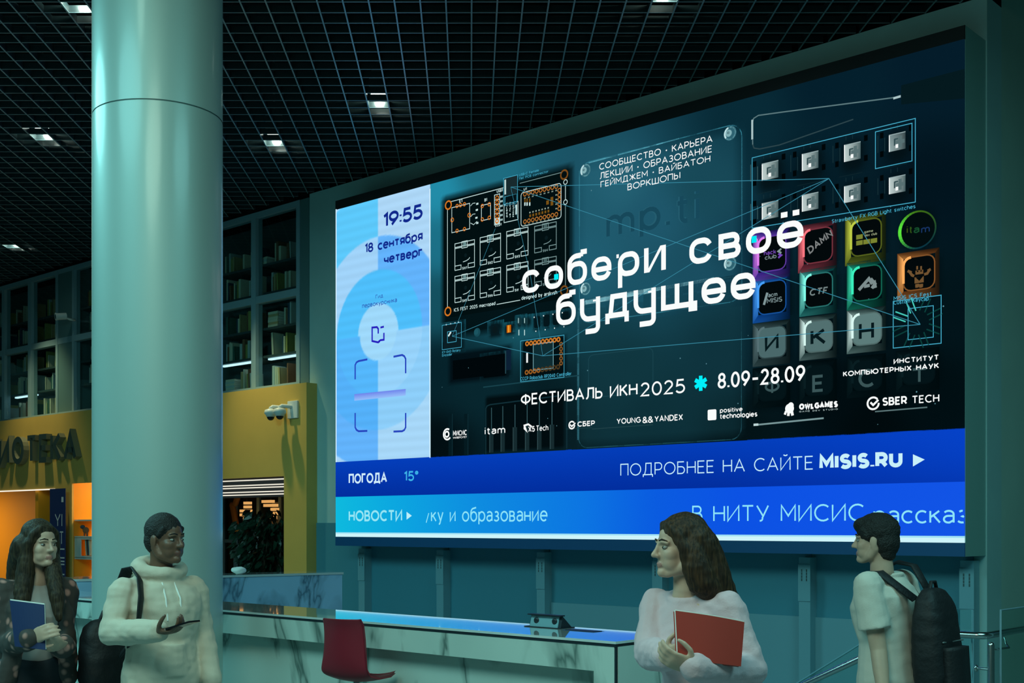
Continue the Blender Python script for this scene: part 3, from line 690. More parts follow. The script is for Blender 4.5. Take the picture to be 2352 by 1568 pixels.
for q in range(520):
    u = rl.random() ** .8; zz = zt + (zb_ - zt) * u
    rmax = .1 + .44 * math.sin(math.pi * min(1, .12 + u * .86)) ** .7
    a = rl.uniform(0, 2 * math.pi); r = rmax * math.sqrt(rl.random()) * (.75 if u < .2 else 1)
    c = Vector((s + r * math.cos(a) - .04 * u, tp + r * math.sin(a) * .55 - .0, zz))
    L = rl.uniform(.10, .17); wv = L * rl.uniform(.24, .34)
    dr = Vector((math.cos(a) * .5 + rl.uniform(-.4, .4), math.sin(a) * .4 + rl.uniform(-.4, .4) - .2, -rl.uniform(.3, 1.1))).normalized()
    sd = dr.cross(Vector((rl.uniform(-.5, .5), 1, .3))).normalized(); up = sd.cross(dr)
    vs = [c - sd * .002, c + sd * wv + dr * L * .35 + up * .012, c + sd * wv * .8 + dr * L * .65, c + dr * L + up * -.015, c - sd * wv * .8 + dr * L * .65, c - sd * wv + dr * L * .35 + up * .012, c + dr * L * .4]
    lf.add(vs, [(0, 1, 6), (1, 2, 6), (2, 3, 6), (3, 4, 6), (4, 5, 6), (5, 0, 6)])
obj('foliage', lf, M['leaf'], pt)

# ================================================================== COUNTERS
ZT = 1.13
ca_ = P(1414, 1473, .53 * F / 267)
v = RW.transposed() @ ca_
s1, t0 = v.x, v.y; t1 = t0 + .50
sl_ = WS(t0, -420)
ct = thing('reception_counter', 'long white marble reception counter with a polished top below the big screen', 'counter', ((s1 + sl_) / 2, (t0 + t1) / 2, 0), 'w')
obj('countertop', MB().box((sl_, t0, ZT - .012), (s1, t1, ZT)), M['marbletop'], ct)
obj('edge_strip', MB().box((sl_, t0 + .004, ZT - .026), (s1 - .004, t1 - .004, ZT - .012)), M['edge'], ct)
obj('fascia', MB().box((sl_, t0 + .006, ZT - .145), (s1 - .13, t0 + .03, ZT - .026)), M['marble'], ct)
obj('knee_panel', MB().box((sl_, t0 + .10, 0), (s1 - .13, t0 + .13, ZT - .03)), M['marble'], ct)
obj('end_pier', MB().box((s1 - .13, t0 + .006, 0), (s1 - .012, t0 + .13, ZT - .026)), M['marble'], ct)
obj('corner_strip', MB().box((s1 - .012, t0 + .008, 0), (s1 - .004, t0 + .02, ZT - .026)), M['edge'], ct)
obj('end_panel', MB().box((s1 - .03, t0 + .022, 0), (s1 - .002, t1 - .006, ZT - .026)), M['marble'], ct)
obj('back_panel', MB().box((sl_, t1 - .03, 0), (s1 - .03, t1 - .008, ZT - .026)), M['white'], ct)
# raised return counter
A = P(118, 1331.2, .442 * F / 125); B = P(786, 1313.6, .442 * F / 107.6); zr = H - .442
dirv = (B - A); dirv.z = 0; dirv.normalize(); nb = Vector((-dirv.y, dirv.x, 0))
_t = lambda p: CN * p.x + SN * p.y
A = B + (A - B).normalized() * ((_t(B) - t1 - .04) / (CN * dirv.x + SN * dirv.y)); A.z = B.z
def rbox(a0, a1, b0, b1, z0, z1):
    c = [A + dirv * a0 + nb * b0, A + dirv * a1 + nb * b0, A + dirv * a1 + nb * b1, A + dirv * a0 + nb * b1]
    vs = [(p.x, p.y, z0) for p in c] + [(p.x, p.y, z1) for p in c]
    return vs, [(0, 3, 2, 1), (4, 5, 6, 7), (0, 1, 5, 4), (1, 2, 6, 5), (2, 3, 7, 6), (3, 0, 4, 7)]
Lr = (B - A).length
rc = thing('return_counter', 'raised bluish marble counter behind the long counter, running toward the screen wall', 'counter', (A.x, A.y, 0))
obj('panel', MB().add(*rbox(.02, Lr, .0, .03, 0, zr - .02)), M['marbleblue'], rc)
obj('end_panel', MB().add(*rbox(Lr - .03, Lr, .03, .40, 0, zr - .02)), M['marbleblue'], rc)
obj('top', MB().add(*rbox(.0, Lr + .01, -.01, .42, zr - .02, zr)), M['marbletop'], rc)
def on_return(x):
    for i in range(400):
        p = A + dirv * (Lr * i / 400) + nb * .12
        if (p.x / p.y * F + CX) >= x: return p
    return B
p = on_return(548)
tb = MB().ell((p.x, p.y, zr + .035), (.07, .06, .030), seg=20, rings=10)
tb.v = [(x + noise.noise(Vector((x, y, z)) * 22) * .012, y, max(zr + .001, z + noise.noise(Vector((x, y, z)) * 17) * .016)) for x, y, z in tb.v]
obj('crumpled_tissue', tb, M['paper'], smooth=True, label='crumpled white tissue lying on the raised bluish counter by the column', cat='tissue')
p = on_return(528)
nbk = MB().box((-.09, -.05, 0), (.09, .05, .028)); nbk.v = [(p.x + dirv.x * x + nb.x * y, p.y + dirv.y * x + nb.y * y - .02, zr + .001 + z) for x, y, z in nbk.v]

# pop-up power box and a closed flap on the long counter
def on_top(x, y): return W_at_z(x, y, ZT)
def W_at_z(x, y, z):
    Z = (H - z) * F / (y - CY); q = RW.transposed() @ Vector(((x - CX) / F * Z, Z, z)); return q
q = on_top(1250, 1441)
pb = thing('power_box', 'pop-up power outlet box standing open on the polished counter top', 'power outlet', (q.x, q.y, ZT), 'w')
w2, dp, hh = .105, .10, .062
obj('shell', MB().prism([(q.y + .005, ZT), (q.y + dp, ZT), (q.y + .022, ZT + hh)], 0, q.x - w2, q.x + w2), M['edge'], pb)
obj('cover', MB().box((q.x - w2 - .006, q.y - .004, ZT + hh), (q.x + w2 + .004, q.y + .035, ZT + hh + .006)), M['edge'], pb)
fp = obj('outlet_plate', MB().prism([(q.y + .001, ZT + .004), (q.y + .006, ZT + .004), (q.y + .022, ZT + hh - .004), (q.y + .016, ZT + hh - .004)], 0, q.x - w2 + .006, q.x + w2 - .018), M['post'], pb)
for sx in (-.06, .062):
    obj('socket', MB().ell((q.x + sx, q.y + .008, ZT + .034), (.017, .006, .017)), M['edge'], pb, smooth=True)
obj('base_flange', MB().box((q.x - w2 - .02, q.y - .015, ZT + .0005), (q.x + w2 + .01, q.y + dp + .01, ZT + .004)), M['edge'], pb)
q = on_top(1340, 1448)
fl = thing('cable_flap', 'dark closed cable flap set flush in the polished counter top', 'cable flap', (q.x, q.y, ZT), 'w')
obj('lid', MB().box((q.x - .09, q.y - .035, ZT + .0006), (q.x + .09, q.y + .035, ZT + .003)), M['edge'], fl)
obj('rim', MB().box((q.x - .10, q.y - .045, ZT + .0003), (q.x + .10, q.y + .045, ZT + .0006)), M['skirt'], fl)

# bar stool with a red shell
Zs = 6.45; pc = P(779, 1420, Zs); zt = pc.z; zsq = P(779, 1565, Zs).z
bs = thing('bar_stool', 'bar stool with a tall dark red shell back at the marble counter', 'stool', (pc.x + .1, pc.y + .05, 0))
fw = Vector((CN, SN, 0)).normalized(); fw = (Matrix.Rotation(math.radians(14), 3, 'Z') @ fw); rt = Vector((fw.y, -fw.x, 0))
cbase = Vector((pc.x, pc.y, 0)) + fw * .02
rings = []
hw = .158
prof = [(.30, zsq - .005, .150), (.24, zsq - .02, .158), (.12, zsq - .02, .162), (.04, zsq, .160), (.0, zsq + .05, .150), (-.012, zsq + .13, .138), (-.012, zsq + .22, .132), (-.022, zsq + .30, .128), (-.045, zt, .124)]
sh = MB(); nu = 9
for th in (0, .014):
    for f_, z_, hw in prof:
        row = []
        for i in range(nu):
            u = -1 + 2 * i / (nu - 1); cup = .035 * u * u
            isb = min(1, max(0, (z_ - zsq) / .1))
            c = cbase + rt * (hw * u) + fw * (f_ + cup * isb + th * isb * 1.0) + Vector((0, 0, z_ + cup * .7 * (1 - isb) + th * (1 - isb)))
            row.append(c)
        rings.append(row)
n1 = len(prof); vs = [p for r in rings for p in r]; fs = []
for i in range(n1 - 1):
    for j in range(nu - 1):
        a = i * nu + j; fs.append((a, a + 1, a + nu + 1, a + nu)); b = a + n1 * nu; fs.append((b, b + nu, b + nu + 1, b + 1))
for i in range(n1 - 1):
    for j in (0, nu - 1):
        a = i * nu + j; fs.append((a, a + nu, a + nu + n1 * nu, a + n1 * nu))
for i in (0, n1 - 1):
    for j in range(nu - 1):
        a = i * nu + j; fs.append((a, a + 1, a + 1 + n1 * nu, a + n1 * nu))
obj('seat_shell', MB().add(vs, fs), M['red'], bs, smooth=True).modifiers.new('sub', 'SUBSURF').render_levels = 2
sc_ = cbase + fw * .15
obj('pedestal', MB().tube([(sc_.x, sc_.y, .02), (sc_.x, sc_.y, zsq - .02)], .025, 14), M['chrome'], bs, smooth=True)
obj('base_disc', MB().lathe([(.2, 0), (.2, .012), (.06, .025), (.03, .05)], (sc_.x, sc_.y, 0), 36), M['chrome'], bs, smooth=True)
fr_ = [(sc_.x + .15 * math.cos(a), sc_.y + .15 * math.sin(a), .3) for a in [2 * math.pi * i / 24 for i in range(25)]]
obj('footrest', MB().tube(fr_, .01, 8, round_ends=False).tube([(sc_.x, sc_.y, .3), fr_[0]], .008, 6), M['chrome'], bs, smooth=True)

# ================================================================== GLASS RAILING
tr = 7.42
c0 = RW.transposed() @ P(2261, 1460, (H - 1.0) * F / 254); tr = c0.y; sc0 = c0.x; zr_ = c0.z
rl_ = thing('stair_railing', 'glass stair railing with a round steel handrail by the side wall', 'railing', (sc0, tr, 0), 'w')
sb, zb1 = W(tr, 2105, 1451); sd_, zd_ = W(tr, 1800, 1593); zb1 = zr_
pts = [(sd_ - .6, tr, zd_ - .55), (sd_, tr, zd_), (sb - .03, tr, zb1 - .02), (sb + .03, tr, zb1), (sc0 - .05, tr, zr_), (sc0 - .01, tr + .01, zr_), (sc0, tr + .05, zr_), (sc0 + .0, tr + 2.2, zr_)]
obj('handrail', MB().tube(pts, .0215, 14), M['chrome'], rl_, smooth=True)
obj('post', MB().tube([(sc0 + .028, tr + .03, 0), (sc0 + .028, tr + .03, zr_ - .055)], .02, 14), M['chrome'], rl_, smooth=True)
for yy in (1.35,): obj('post', MB().tube([(sc0 + .03, tr + yy, 0), (sc0 + .03, tr + yy, zr_ - .055)], .02, 14), M['chrome'], rl_, smooth=True)
obj('bracket', MB().tube([(sc0 + .03, tr + .05, zr_ - .085), (sc0 + .05, tr + .26, zr_ - .085), (sc0 + .02, tr + .30, zr_ - .07), (sc0, tr + .30, zr_ - .02)], .007, 8), M['chrome'], rl_, smooth=True)
for dz in (.2,):
    obj('clamp', MB().tube([(sc0 + .02, tr + .03, zr_ - dz), (sc0 - .055, tr + .03, zr_ - dz)], .008, 8).ell((sc0 - .06, tr + .03, zr_ - dz), (.012, .022, .022)), M['chrome'], rl_, smooth=True)
    obj('clamp', MB().tube([(sc0 + .03, tr + 1.33, zr_ - .16), (sc0 + .03, tr + 1.16, zr_ - .16)], .008, 8).ell((sc0 + .03, tr + 1.15, zr_ - .16), (.022, .012, .022)), M['chrome'], rl_, smooth=True)
sg1 = W(tr + .04, 2231, 1400)[0]; zg = W(tr + .04, 2231, 1400)[1]
gl_ = MB(); yt = tr + .045
poly = [(sg1, .02), (sg1, zg), (sb, zg), (sd_ - .5, zd_ - .46 + .16), (sd_ - .5, .02)]
gl_.prism(poly, 1, yt, yt + .012)
obj('glass_panel', gl_, M['clear'], rl_)
obj('glass_edge', MB().tube([(sg1, yt + .006, .02), (sg1, yt + .006, zg), (sb, yt + .006, zg), (sd_ - .5, yt + .006, zd_ - .46 + .16)], .006, 6), M['post'], rl_)
sg2 = sc0 + .045
obj('glass_panel', MB().box((sg2, tr + .12, .02), (sg2 + .012, tr + 2.4, zg)), M['clear'], rl_)
obj('glass_edge', MB().tube([(sg2 + .006, tr + .12, .02), (sg2 + .006, tr + .12, zg), (sg2 + .006, tr + 2.4, zg)], .006, 6), M['frame'], rl_)
struct('trim_4', MB().box((WS(TW - .03, 1265), TW - .03, 0), (WS(TW - .03, 2205), TW - .012, W(TW - .03, 1800, 1413)[1])), M['post'], 'w')
# ================================================================== THE VIDEO WALL
SL, SR = WS(TB, 771), WS(TB, 2216)
kz = lambda k: H + k * TB / CN
zBT, zBB = kz(.2798), W(TB, 2216, 1278)[1]       # the box's top and bottom
vw = thing('video_wall', 'huge lit LED screen in a grey box on the wall, showing a dark poster over blue tickers', 'screen', ((SL + SR) / 2, TB + .01, zBB), 'w')
obj('housing', MB().box((SL - .005, TB + .012, zBB), (SR + .001, TW, zBT)), M['box'], vw)
zS1, zS0 = kz(.2720), kz(-.0068)                 # lit area
obj('top_bezel', MB().box((SL - .005, TB + .0, zS1), (SR, TB + .014, zBT)), M['bezel'], vw)
obj('bottom_skirt', MB().box((SL - .005, TB + .0, zBB), (SR, TB + .014, kz(-.0098))), M['skirt'], vw)

dm = bpy.data.materials.new('display'); dm.use_nodes = True; nt = dm.node_tree; nt.nodes.clear()
at = nt.nodes.new('ShaderNodeAttribute'); at.attribute_name = 'Col'; em = nt.nodes.new('ShaderNodeEmission'); oo = nt.nodes.new('ShaderNodeOutputMaterial')
nt.links.new(at.outputs['Color'], em.inputs[0]); nt.links.new(em.outputs[0], oo.inputs[0])

class DB(MB):
    def __init__(s): super().__init__(); s.c = []
    def quad(s, sz, col, layer=0):
        t = TB - .0005 * layer
        cols = col if isinstance(col, list) else [lin(col)] * len(sz)
        s.add([(a, t, b) for a, b in sz], [tuple(range(len(sz)))]); s.c.append(cols)
    def px(s, pts, col, layer=1): s.quad([W(TB, *p) for p in pts], col, layer)
    def rect(s, x0, y0, x1, y1, col, layer=1):
        (a, b), (c, d) = W(TB, x0, y0), W(TB, x1, y1); s.quad([(a, d), (c, d), (c, b), (a, b)], col, layer); return a, b, c, d
    def strokes(s, pts, w, col, layer=2):
        for q in stroke(pts, w): s.quad([(v.x, v.y) for v in q], col, layer)
    def line(s, pts, w, col, layer=2): s.strokes([W(TB, *p) for p in pts], w, col, layer)
    def frame(s, x0, y0, x1, y1, w, col, layer=2):
        (a, b), (c, d) = W(TB, x0, y0), W(TB, x1, y1); s.strokes([(a, b), (c, b), (c, d), (a, d), (a, b)], w, col, layer)
    def poly_c(s, c, pts, col, layer): 
        for i in range(len(pts)): s.quad([c, pts[i], pts[(i + 1) % len(pts)]], col, layer)
    def disc(s, x, y, r, col, layer=2, rx=None):
        c = W(TB, x, y); s.poly_c(c, arc(c[0], c[1], rx or r, r, 0, 360, 24)[:-1], col, layer)
    def ring(s, x, y, r, w, col, layer=2, a0=0, a1=360):
        c = W(TB, x, y); s.strokes(arc(c[0], c[1], r, r, a0, a1, 28), w, col, layer)
    def rrpts(s, x0, y0, x1, y1, r):
        (a, b), (c, d) = W(TB, x0, y0), W(TB, x1, y1)
        return arc(c - r, b - r, r, r, 90, 0, 5) + arc(c - r, d + r, r, r, 0, -90, 5) + arc(a + r, d + r, r, r, -90, -180, 5) + arc(a + r, b - r, r, r, 180, 90, 5)
    def rrect(s, x0, y0, x1, y1, r, col, layer=1):
        p = s.rrpts(x0, y0, x1, y1, r); s.poly_c((sum(q[0] for q in p) / len(p), sum(q[1] for q in p) / len(p)), p, col, layer)
    def rrline(s, x0, y0, x1, y1, r, w, col, layer=2): p = s.rrpts(x0, y0, x1, y1, r); s.strokes(p + [p[0]], w, col, layer)
    def text(s, txt, x0, yb, yt, x1, col, wt=.13, layer=4, track=.22, slant=0, clip=None):
        "baseline (x0, yb), cap top yt at x0, run to x1"
        s0, z0 = W(TB, x0, yb); h = W(TB, x0, yt)[1] - z0; s1 = W(TB, x1, yb)[0] if x1 else None
        for q in text_quads(txt, s0, z0, h, wt, s1, track, slant, clip): s.quad([(v.x, v.y) for v in q], col, layer)
    def grid(s, x0, y0s, y1s, x1, fn, nx, nz, layer=0, zr=None):
        sa, sb = W(TB, x0, 0)[0], W(TB, x1, 0)[0]; za, zb = zr
        def xy(ss, z):
            Xw = CN * TB + SN * ss; Yw = SN * TB - CN * ss
            return CX + F * Xw / Yw, CY - F * (z - H) / Yw
        C = [[lin(fn(*xy(sa + (sb - sa) * i / nx, za + (zb - za) * j / nz))) for i in range(nx + 1)] for j in range(nz + 1)]
        t = TB - .0005 * layer
        for j in range(nz):
            for i in range(nx):
                S0, S1 = sa + (sb - sa) * i / nx, sa + (sb - sa) * (i + 1) / nx; Z0, Z1 = za + (zb - za) * j / nz, za + (zb - za) * (j + 1) / nz
                s.add([(S0, t, Z0), (S1, t, Z0), (S1, t, Z1), (S0, t, Z1)], [(0, 1, 2, 3)]); s.c.append([C[j][i], C[j][i + 1], C[j + 1][i + 1], C[j + 1][i]])
def part(name, d, label=None):
    o = obj(name, d, dm, vw, 'w'); 
    if label: o['label'] = label
    return o
WH = (250, 253, 252); CY_ = (70, 175, 205)

# ---- poster artwork
zP0 = kz(.0541)
anch = [(1000, 440, (34, 140, 168)), (1010, 560, (28, 112, 135)), (1005, 700, (20, 80, 95)), (1010, 850, (6, 34, 42)), (1000, 1020, (2, 14, 18)), (1120, 400, (30, 108, 128)), (1330, 470, (26, 80, 98)), (1420, 420, (32, 88, 106)), (1500, 500, (24, 74, 94)), (1350, 600, (26, 84, 104)), (1620, 430, (14, 54, 66)),
        (1700, 280, (8, 42, 54)), (1900, 190, (4, 31, 44)), (2150, 150, (4, 28, 42)), (2150, 420, (2, 20, 30)), (2180, 720, (2, 20, 26)), (2150, 900, (1, 14, 18)), (1500, 690, (20, 70, 88)), (1650, 800, (10, 40, 50)), (1450, 850, (12, 46, 54)), (1500, 950, (7, 33, 40)),
        (1300, 1000, (8, 30, 36)), (1700, 980, (3, 18, 22)), (1900, 900, (1, 12, 16)), (2000, 980, (1, 10, 13)), (1200, 740, (22, 84, 98)), (1100, 880, (8, 38, 46)), (1600, 640, (18, 62, 80)), (1700, 560, (10, 44, 60)), (1850, 430, (3, 26, 36)), (1850, 700, (3, 26, 34)), (1250, 900, (6, 30, 36))]
ax_ = np.array([a[0] for a in anch], float); ay_ = np.array([a[1] for a in anch], float); ac_ = np.array([a[2] for a in anch], float)
def bgc(x, y):
    w = 1 / ((ax_ - x) ** 2 + (ay_ - y) ** 2 + 300.) ** 1.5
    return tuple((ac_ * w[:, None]).sum(0) / w.sum())
def mix(a, b, t): return tuple(p * (1 - t) + q * t for p, q in zip(a, b))
d = DB()
d.grid(989, 0, 0, 2216, bgc, 130, 66, 0, (zP0, zS1))
def soft(x0, y0, x1, y1, blur, col, al, layer=1, n=26):
    "a soft-edged block of the artwork, blended into its backdrop"
    (a, b), (c, e) = W(TB, x0, y0), W(TB, x1, y1); e = max(e, zP0)
    def fn(x, y):
        ss, z = W(TB, x, y)
        k = min(1, max(0, min(ss - a, c - ss) / blur)) * min(1, max(0, min(b - z, z - e) / blur))
        return mix(bgc(x, y), col, al * (k * k * (3 - 2 * k)))
    d.grid(x0, 0, 0, x1, fn, n, n, layer, (e, b))
# acrylic plate with screws
soft(1322, 376, 1716, 700, .14, (44, 112, 132), .32, 1)
d.rrline(1331, 377, 1704, 690, .12, .008, (52, 130, 150), 1)
d.line([(1331, 392), (1331, 520)], .014, (60, 140, 160), 1); d.line([(1352, 374), (1560, 318)], .010, (96, 178, 196), 1)
soft(1322, 690, 1716, 1020, .10, (20, 62, 72), .5, 1)
d.rrline(1329, 692, 1703, 1008, .10, .008, (34, 86, 98), 1)
d.line([(1328, 715), (1328, 1010)], .024, (46, 104, 118), 1)
d.line([(1330, 712), (1345, 694), (1640, 640)], .03, (120, 185, 198), 1); d.line([(1345, 694), (1500, 666)], .045, (150, 205, 214), 1)
for (x, y) in ((1345, 391), (1677, 306), (1345, 663), (1677, 605)):
    d.disc(x, y, .062, (46, 98, 112), 2); d.ring(x, y, .052, .012, (96, 150, 160), 2); d.disc(x - 3, y, .03, (130, 176, 182), 3); d.disc(x - 4, y - 1, .012, (28, 62, 72), 3); d.ring(x, y, .052, .016, (190, 225, 228), 3, 110, 220)
d.text('mp.ti', 1392, 548, 478, 1606, (36, 92, 110), .17, 2, .3); d.text('mp.ti', 1393, 548.5, 478.5, 1607, (23, 72, 90), .14, 3, .3)
d.rrline(1352, 816, 1500, 900, .05, .006, (28, 70, 80), 2)
# circuit board
soft(1010, 448, 1322, 742, .075, (1, 14, 17), .9, 1, 40)
d.rrect(1019, 462, 1308, 684, .11, (2, 15, 17), 2)
OR, ORD = (214, 120, 34), (120, 74, 26); PW = (196, 224, 222); G2 = (60, 92, 92)
for x, y, c in ((1030, 471, OR), (1296, 401, ORD), (1029, 715, OR), (1296, 667, ORD)): d.ring(x, y, .042, .016, c, 3)
LW = .0072
d.line([(1036, 463), (1157, 431)], LW, PW, 3); d.line([(1194, 421), (1290, 396)], LW, (110, 140, 140), 3); d.line([(1028, 482), (1028, 705)], LW, PW, 3); d.line([(1299, 425), (1299, 460)], LW, PW, 3); d.line([(1299, 470), (1299, 655)], LW, (120, 150, 150), 3)
d.ring(1299, 418, .022, LW, PW, 3); d.ring(1299, 464, .022, LW, PW, 3)
d.text('ICS FEST 2025 macropad', 1043, 716, 708, 1138, PW, .16, 3); d.line([(1141, 699), (1195, 689)], .007, PW, 3); d.text('designed by arskvsh', 1198, 689, 680, 1280, PW, .16, 3)
d.frame(1038, 477, 1079, 525, LW, PW, 3)
for x, y in ((1050, 473), (1058, 471), (1067, 469), (1050, 530), (1067, 526)): d.ring(x, y, .017, .009, OR, 4)
for x, y in ((1039, 505), (1078, 494)): d.ring(x, y, .020, .009, OR, 4)
d.frame(1106, 472, 1127, 502, LW, PW, 3)
for x, y in ((1108, 473), (1124, 469), (1108, 504), (1124, 500)): d.ring(x, y, .017, .009, OR, 4)
d.text('E1', 1055, 466, 458, 1062, PW, .2, 3); d.text('B1', 1113, 463, 456, 1119, PW, .2, 3); d.text('USB1', 1141, 443, 437, 1155, PW, .2, 3); d.text('LCD1', 1138, 521, 515, 1152, PW, .2, 3); d.text('U1', 1203, 438, 432, 1210, PW, .2, 3)
for yy in (0, 25): d.line([(1081, 473 + yy), (1086, 467 + yy), (1092, 466 + yy)], .006, PW, 3)
for yy in (512,): d.line([(1081, yy), (1088, yy + 4), (1096, yy - 4)], .006, PW, 3)
for x, y in ((1096, 468), (1095, 482), (1094, 500), (1096, 512)): d.rect(x - 2, y - 1.5, x + 3, y + 1.5, PW, 3)
d.frame(1136, 448, 1148, 514, LW, PW, 3)
for q in range(6):
    y = 454 + q * 10.6; d.ring(1142, y, .018, .009, OR, 4)
    if q: d.line([(1136, y - 5), (1148, y - 7)], .006, PW, 3)
    d.rect(1149, y - 4, 1155, y - 1, (150, 180, 180), 3)
d.rect(1137, 503, 1147.5, 513, PW, 3); d.ring(1142, 508, .018, .012, OR, 5)
# connector
d.rect(1158, 410, 1189, 452, (24, 42, 46), 3); d.rect(1159, 413, 1162.5, 446, PW, 4); d.rect(1162, 450, 1188, 470, (4, 18, 22), 4); d.frame(1160, 452, 1187, 466, .006, CY_, 4)
d.frame(1158, 470, 1190, 504, LW, PW, 3); d.rect(1184, 470, 1188, 492, PW, 4)
for q, w_ in enumerate(('beauty', 'required', 'sacrifice')):
    x = 1163 + q * 7.3
    sq, zq = W(TB, x, 499); hh = .022; ln = .15
    for quad in text_quads(w_, 0, 0, hh, .2, ln): d.quad([(sq + .0 + v.y, zq + v.x) for v in quad], PW, 4)
d.frame(1157, 410, 1189, 462, .0055, CY_, 5)
# controller outline on the board
d.rrline(1197, 443, 1289, 500, .03, LW, PW, 3)
for q in range(9):
    d.ring(1206 + q * 9, 446 - q * 2.2, .018, .008, (190, 120, 50), 4); d.ring(1206 + q * 9, 509 - q * 2.1, .018, .008, (190, 120, 50), 4)
    d.rect(1204 + q * 9, 457 - q * 2.2, 1208 + q * 9, 453 - q * 2.2, (120, 140, 130), 4); d.rect(1205 + q * 9, 519 - q * 2.1, 1208 + q * 9, 515 - q * 2.1, (120, 140, 130), 4)
    if q < 7: d.rect(1216 + q * 7, 499 - q * 1.8, 1220 + q * 7, 492 - q * 1.8, (120, 82, 22), 4); d.rect(1216 + q * 7, 490 - q * 1.8, 1219 + q * 7, 486 - q * 1.8, (150, 165, 150), 4)
for q in range(5): d.ring(1285, 437 + q * 10.5, .018, .008, (190, 120, 50), 4); d.rect(1276, 439 + q * 10.5, 1280, 435 + q * 10.5, (130, 150, 140), 4)
for x, y in ((1258, 465), (1268, 457), (1268, 467)): d.rect(x - 3, y - 4, x + 3, y + 4, (120, 82, 22), 4)
for x in (1206, 1211, 1217): d.rect(x - 1.5, 456, x + 1.5, 464, (110, 76, 22), 4); d.rect(x - 1.5, 465, x + 1.5, 472, PW, 4)
# switch footprints
sw = [(1045, 560, 1090, 618), (1103, 546, 1150, 606), (1164, 532, 1213, 592), (1228, 520, 1278, 578), (1045, 635, 1090, 692), (1103, 623, 1150, 681), (1164, 610, 1213, 668), (1228, 598, 1278, 655)]
for q, (x0, y0, x1, y1) in enumerate(sw):
    c = PW if q not in (3, 7) else (120, 150, 150)
    (a, b), (c1, e) = W(TB, x0, y0), W(TB, x1, y0 - (x1 - x0) * .25); b0 = W(TB, x0, y0)[1]; e0 = W(TB, x0, y1 + 3)[1]
    def L(pts): d.strokes([(a + (c1 - a) * u, e0 + (b0 - e0) * v) for u, v in pts], LW, c, 3)
    L([(0, 0), (0, 1), (1, 1), (1, 0), (.68, 0), (.68, .16), (1, .16)]); L([(0, 0), (.32, 0), (.32, .16), (0, .16)]); L([(0, .86), (1, .86)]); L([(0, .82), (.34, .82)]); L([(.66, .82), (1, .82)])
    L([(.36, .78), (.36, 1.02), (.64, 1.02), (.64, .78), (.36, .78)]); L([(.42, .26)] + [(.42 + .36 * math.sin(t), .26 + .16 * (1 - math.cos(t))) for t in (.5, .9, 1.3)])
    d.quad([(a + (c1 - a) * u, e0 + (b0 - e0) * v) for u, v in ((.42, .82), (.58, .82), (.58, .98), (.42, .98))], (104, 140, 140) if q not in (3, 7) else (70, 96, 96), 3)
    sq = a + (c1 - a) * .38
    for quad in text_quads('SW%d' % (q + 1) if q != 4 else 'SW5', sq, e0 - .008, (b0 - e0) * .1, .2, a + (c1 - a) * .62): d.quad([(v.x, v.y) for v in quad], c, 3)
    d.disc((x0 + x1) / 2 + 2, (y0 + y1) / 2 - 3, .02, (8, 26, 30), 3)
# small parts under the board
def dark(x0, y0, x1, y1, c=(6, 26, 32), r=.02, lay=2): soft(x0 - 8, y0 - 6, x1 + 12, y1 + 10, .06, (2, 14, 18), .8, 1, 12); d.rrect(x0, y0, x1, y1, r, c, lay)
dark(1019, 748, 1058, 798, (10, 30, 36)); d.frame(1028, 762, 1048, 784, .006, CY_, 3); d.line([(1030, 772), (1036, 762)], .02, (210, 235, 235), 3)
for x in (1024, 1034, 1044, 1052): d.rect(x, 748 - (x - 1019) * .2, x + 2.5, 745 - (x - 1019) * .2, (220, 235, 235), 3)
d.disc(1096, 763, .045, (22, 74, 86), 2); d.disc(1094, 762, .03, (28, 86, 98), 3)
dark(1127, 745, 1146, 768); d.disc(1137, 757, .035, (8, 24, 28), 3)
dark(1162, 747, 1177, 763, (10, 14, 12)); d.rect(1164, 747, 1174, 763, (196, 98, 14), 3); d.rect(1167, 747, 1170, 763, (240, 160, 50), 4)
for x in (1190, 1204): dark(x, 730, x + 9, 745, (20, 52, 58)); d.rect(x, 742, x + 2, 730, (150, 190, 190), 3)
for x in (1191, 1204): d.line([(x + 1, 757), (x + 1, 770)], .012, (170, 205, 205), 3)
for q in range(4):
    x = 1227 + q * 21.5; dark(x, 727 - q * 3.5, x + 14, 752 - q * 3.5, (4, 22, 27)); d.rect(x - 1, 730 - q * 3.5, x + 1.5, 727 - q * 3.5, (220, 235, 235), 4); d.rect(x + 3, 762 - q * 3.5, x + 5, 759 - q * 3.5, (220, 235, 235), 4)
dark(1110, 818, 1163, 862, (1, 7, 10)); d.rect(1160.5, 858, 1162.5, 806, (40, 78, 88), 3); d.rect(1163, 850, 1174, 802, (12, 32, 52), 2)
soft(1026, 806, 1180, 872, .06, (2, 14, 20), .9, 1, 14); d.rect(1040, 872, 1163, 812, (1, 7, 10), 2)
dark(1202, 784, 1294, 856, (3, 16, 19), .03)
for q in range(9): d.ring(1211 + q * 9, 789 - q * 1.2, .018, .014, (200, 118, 40), 4); d.ring(1210 + q * 9, 855 - q * 1.6, .018, .014, (150, 92, 34) if q < 4 else (70, 54, 30), 4)
for q in range(5): d.ring(1289, 790 + q * 11, .016, .012, (130, 86, 40), 4)
d.rrect(1225, 791, 1271, 845, .01, (15, 44, 50), 3); d.frame(1225, 791, 1271, 845, .007, (120, 170, 178), 4); d.rect(1209, 833, 1213, 810, (235, 240, 240), 4)
d.frame(1196, 783, 1296, 866, .0055, CY_, 5); d.frame(1016, 747, 1060, 797, .0055, CY_, 5)
d.text('CCCP Roboclub RP2040 Controller', 1196, 874, 866, 1313, CY_, .13, 5); d.text('KY-040 Rotary', 1016, 812, 806, 1058, CY_, .13, 5); d.text('Encoder', 1016, 819, 813, 1039, CY_, .13, 5)
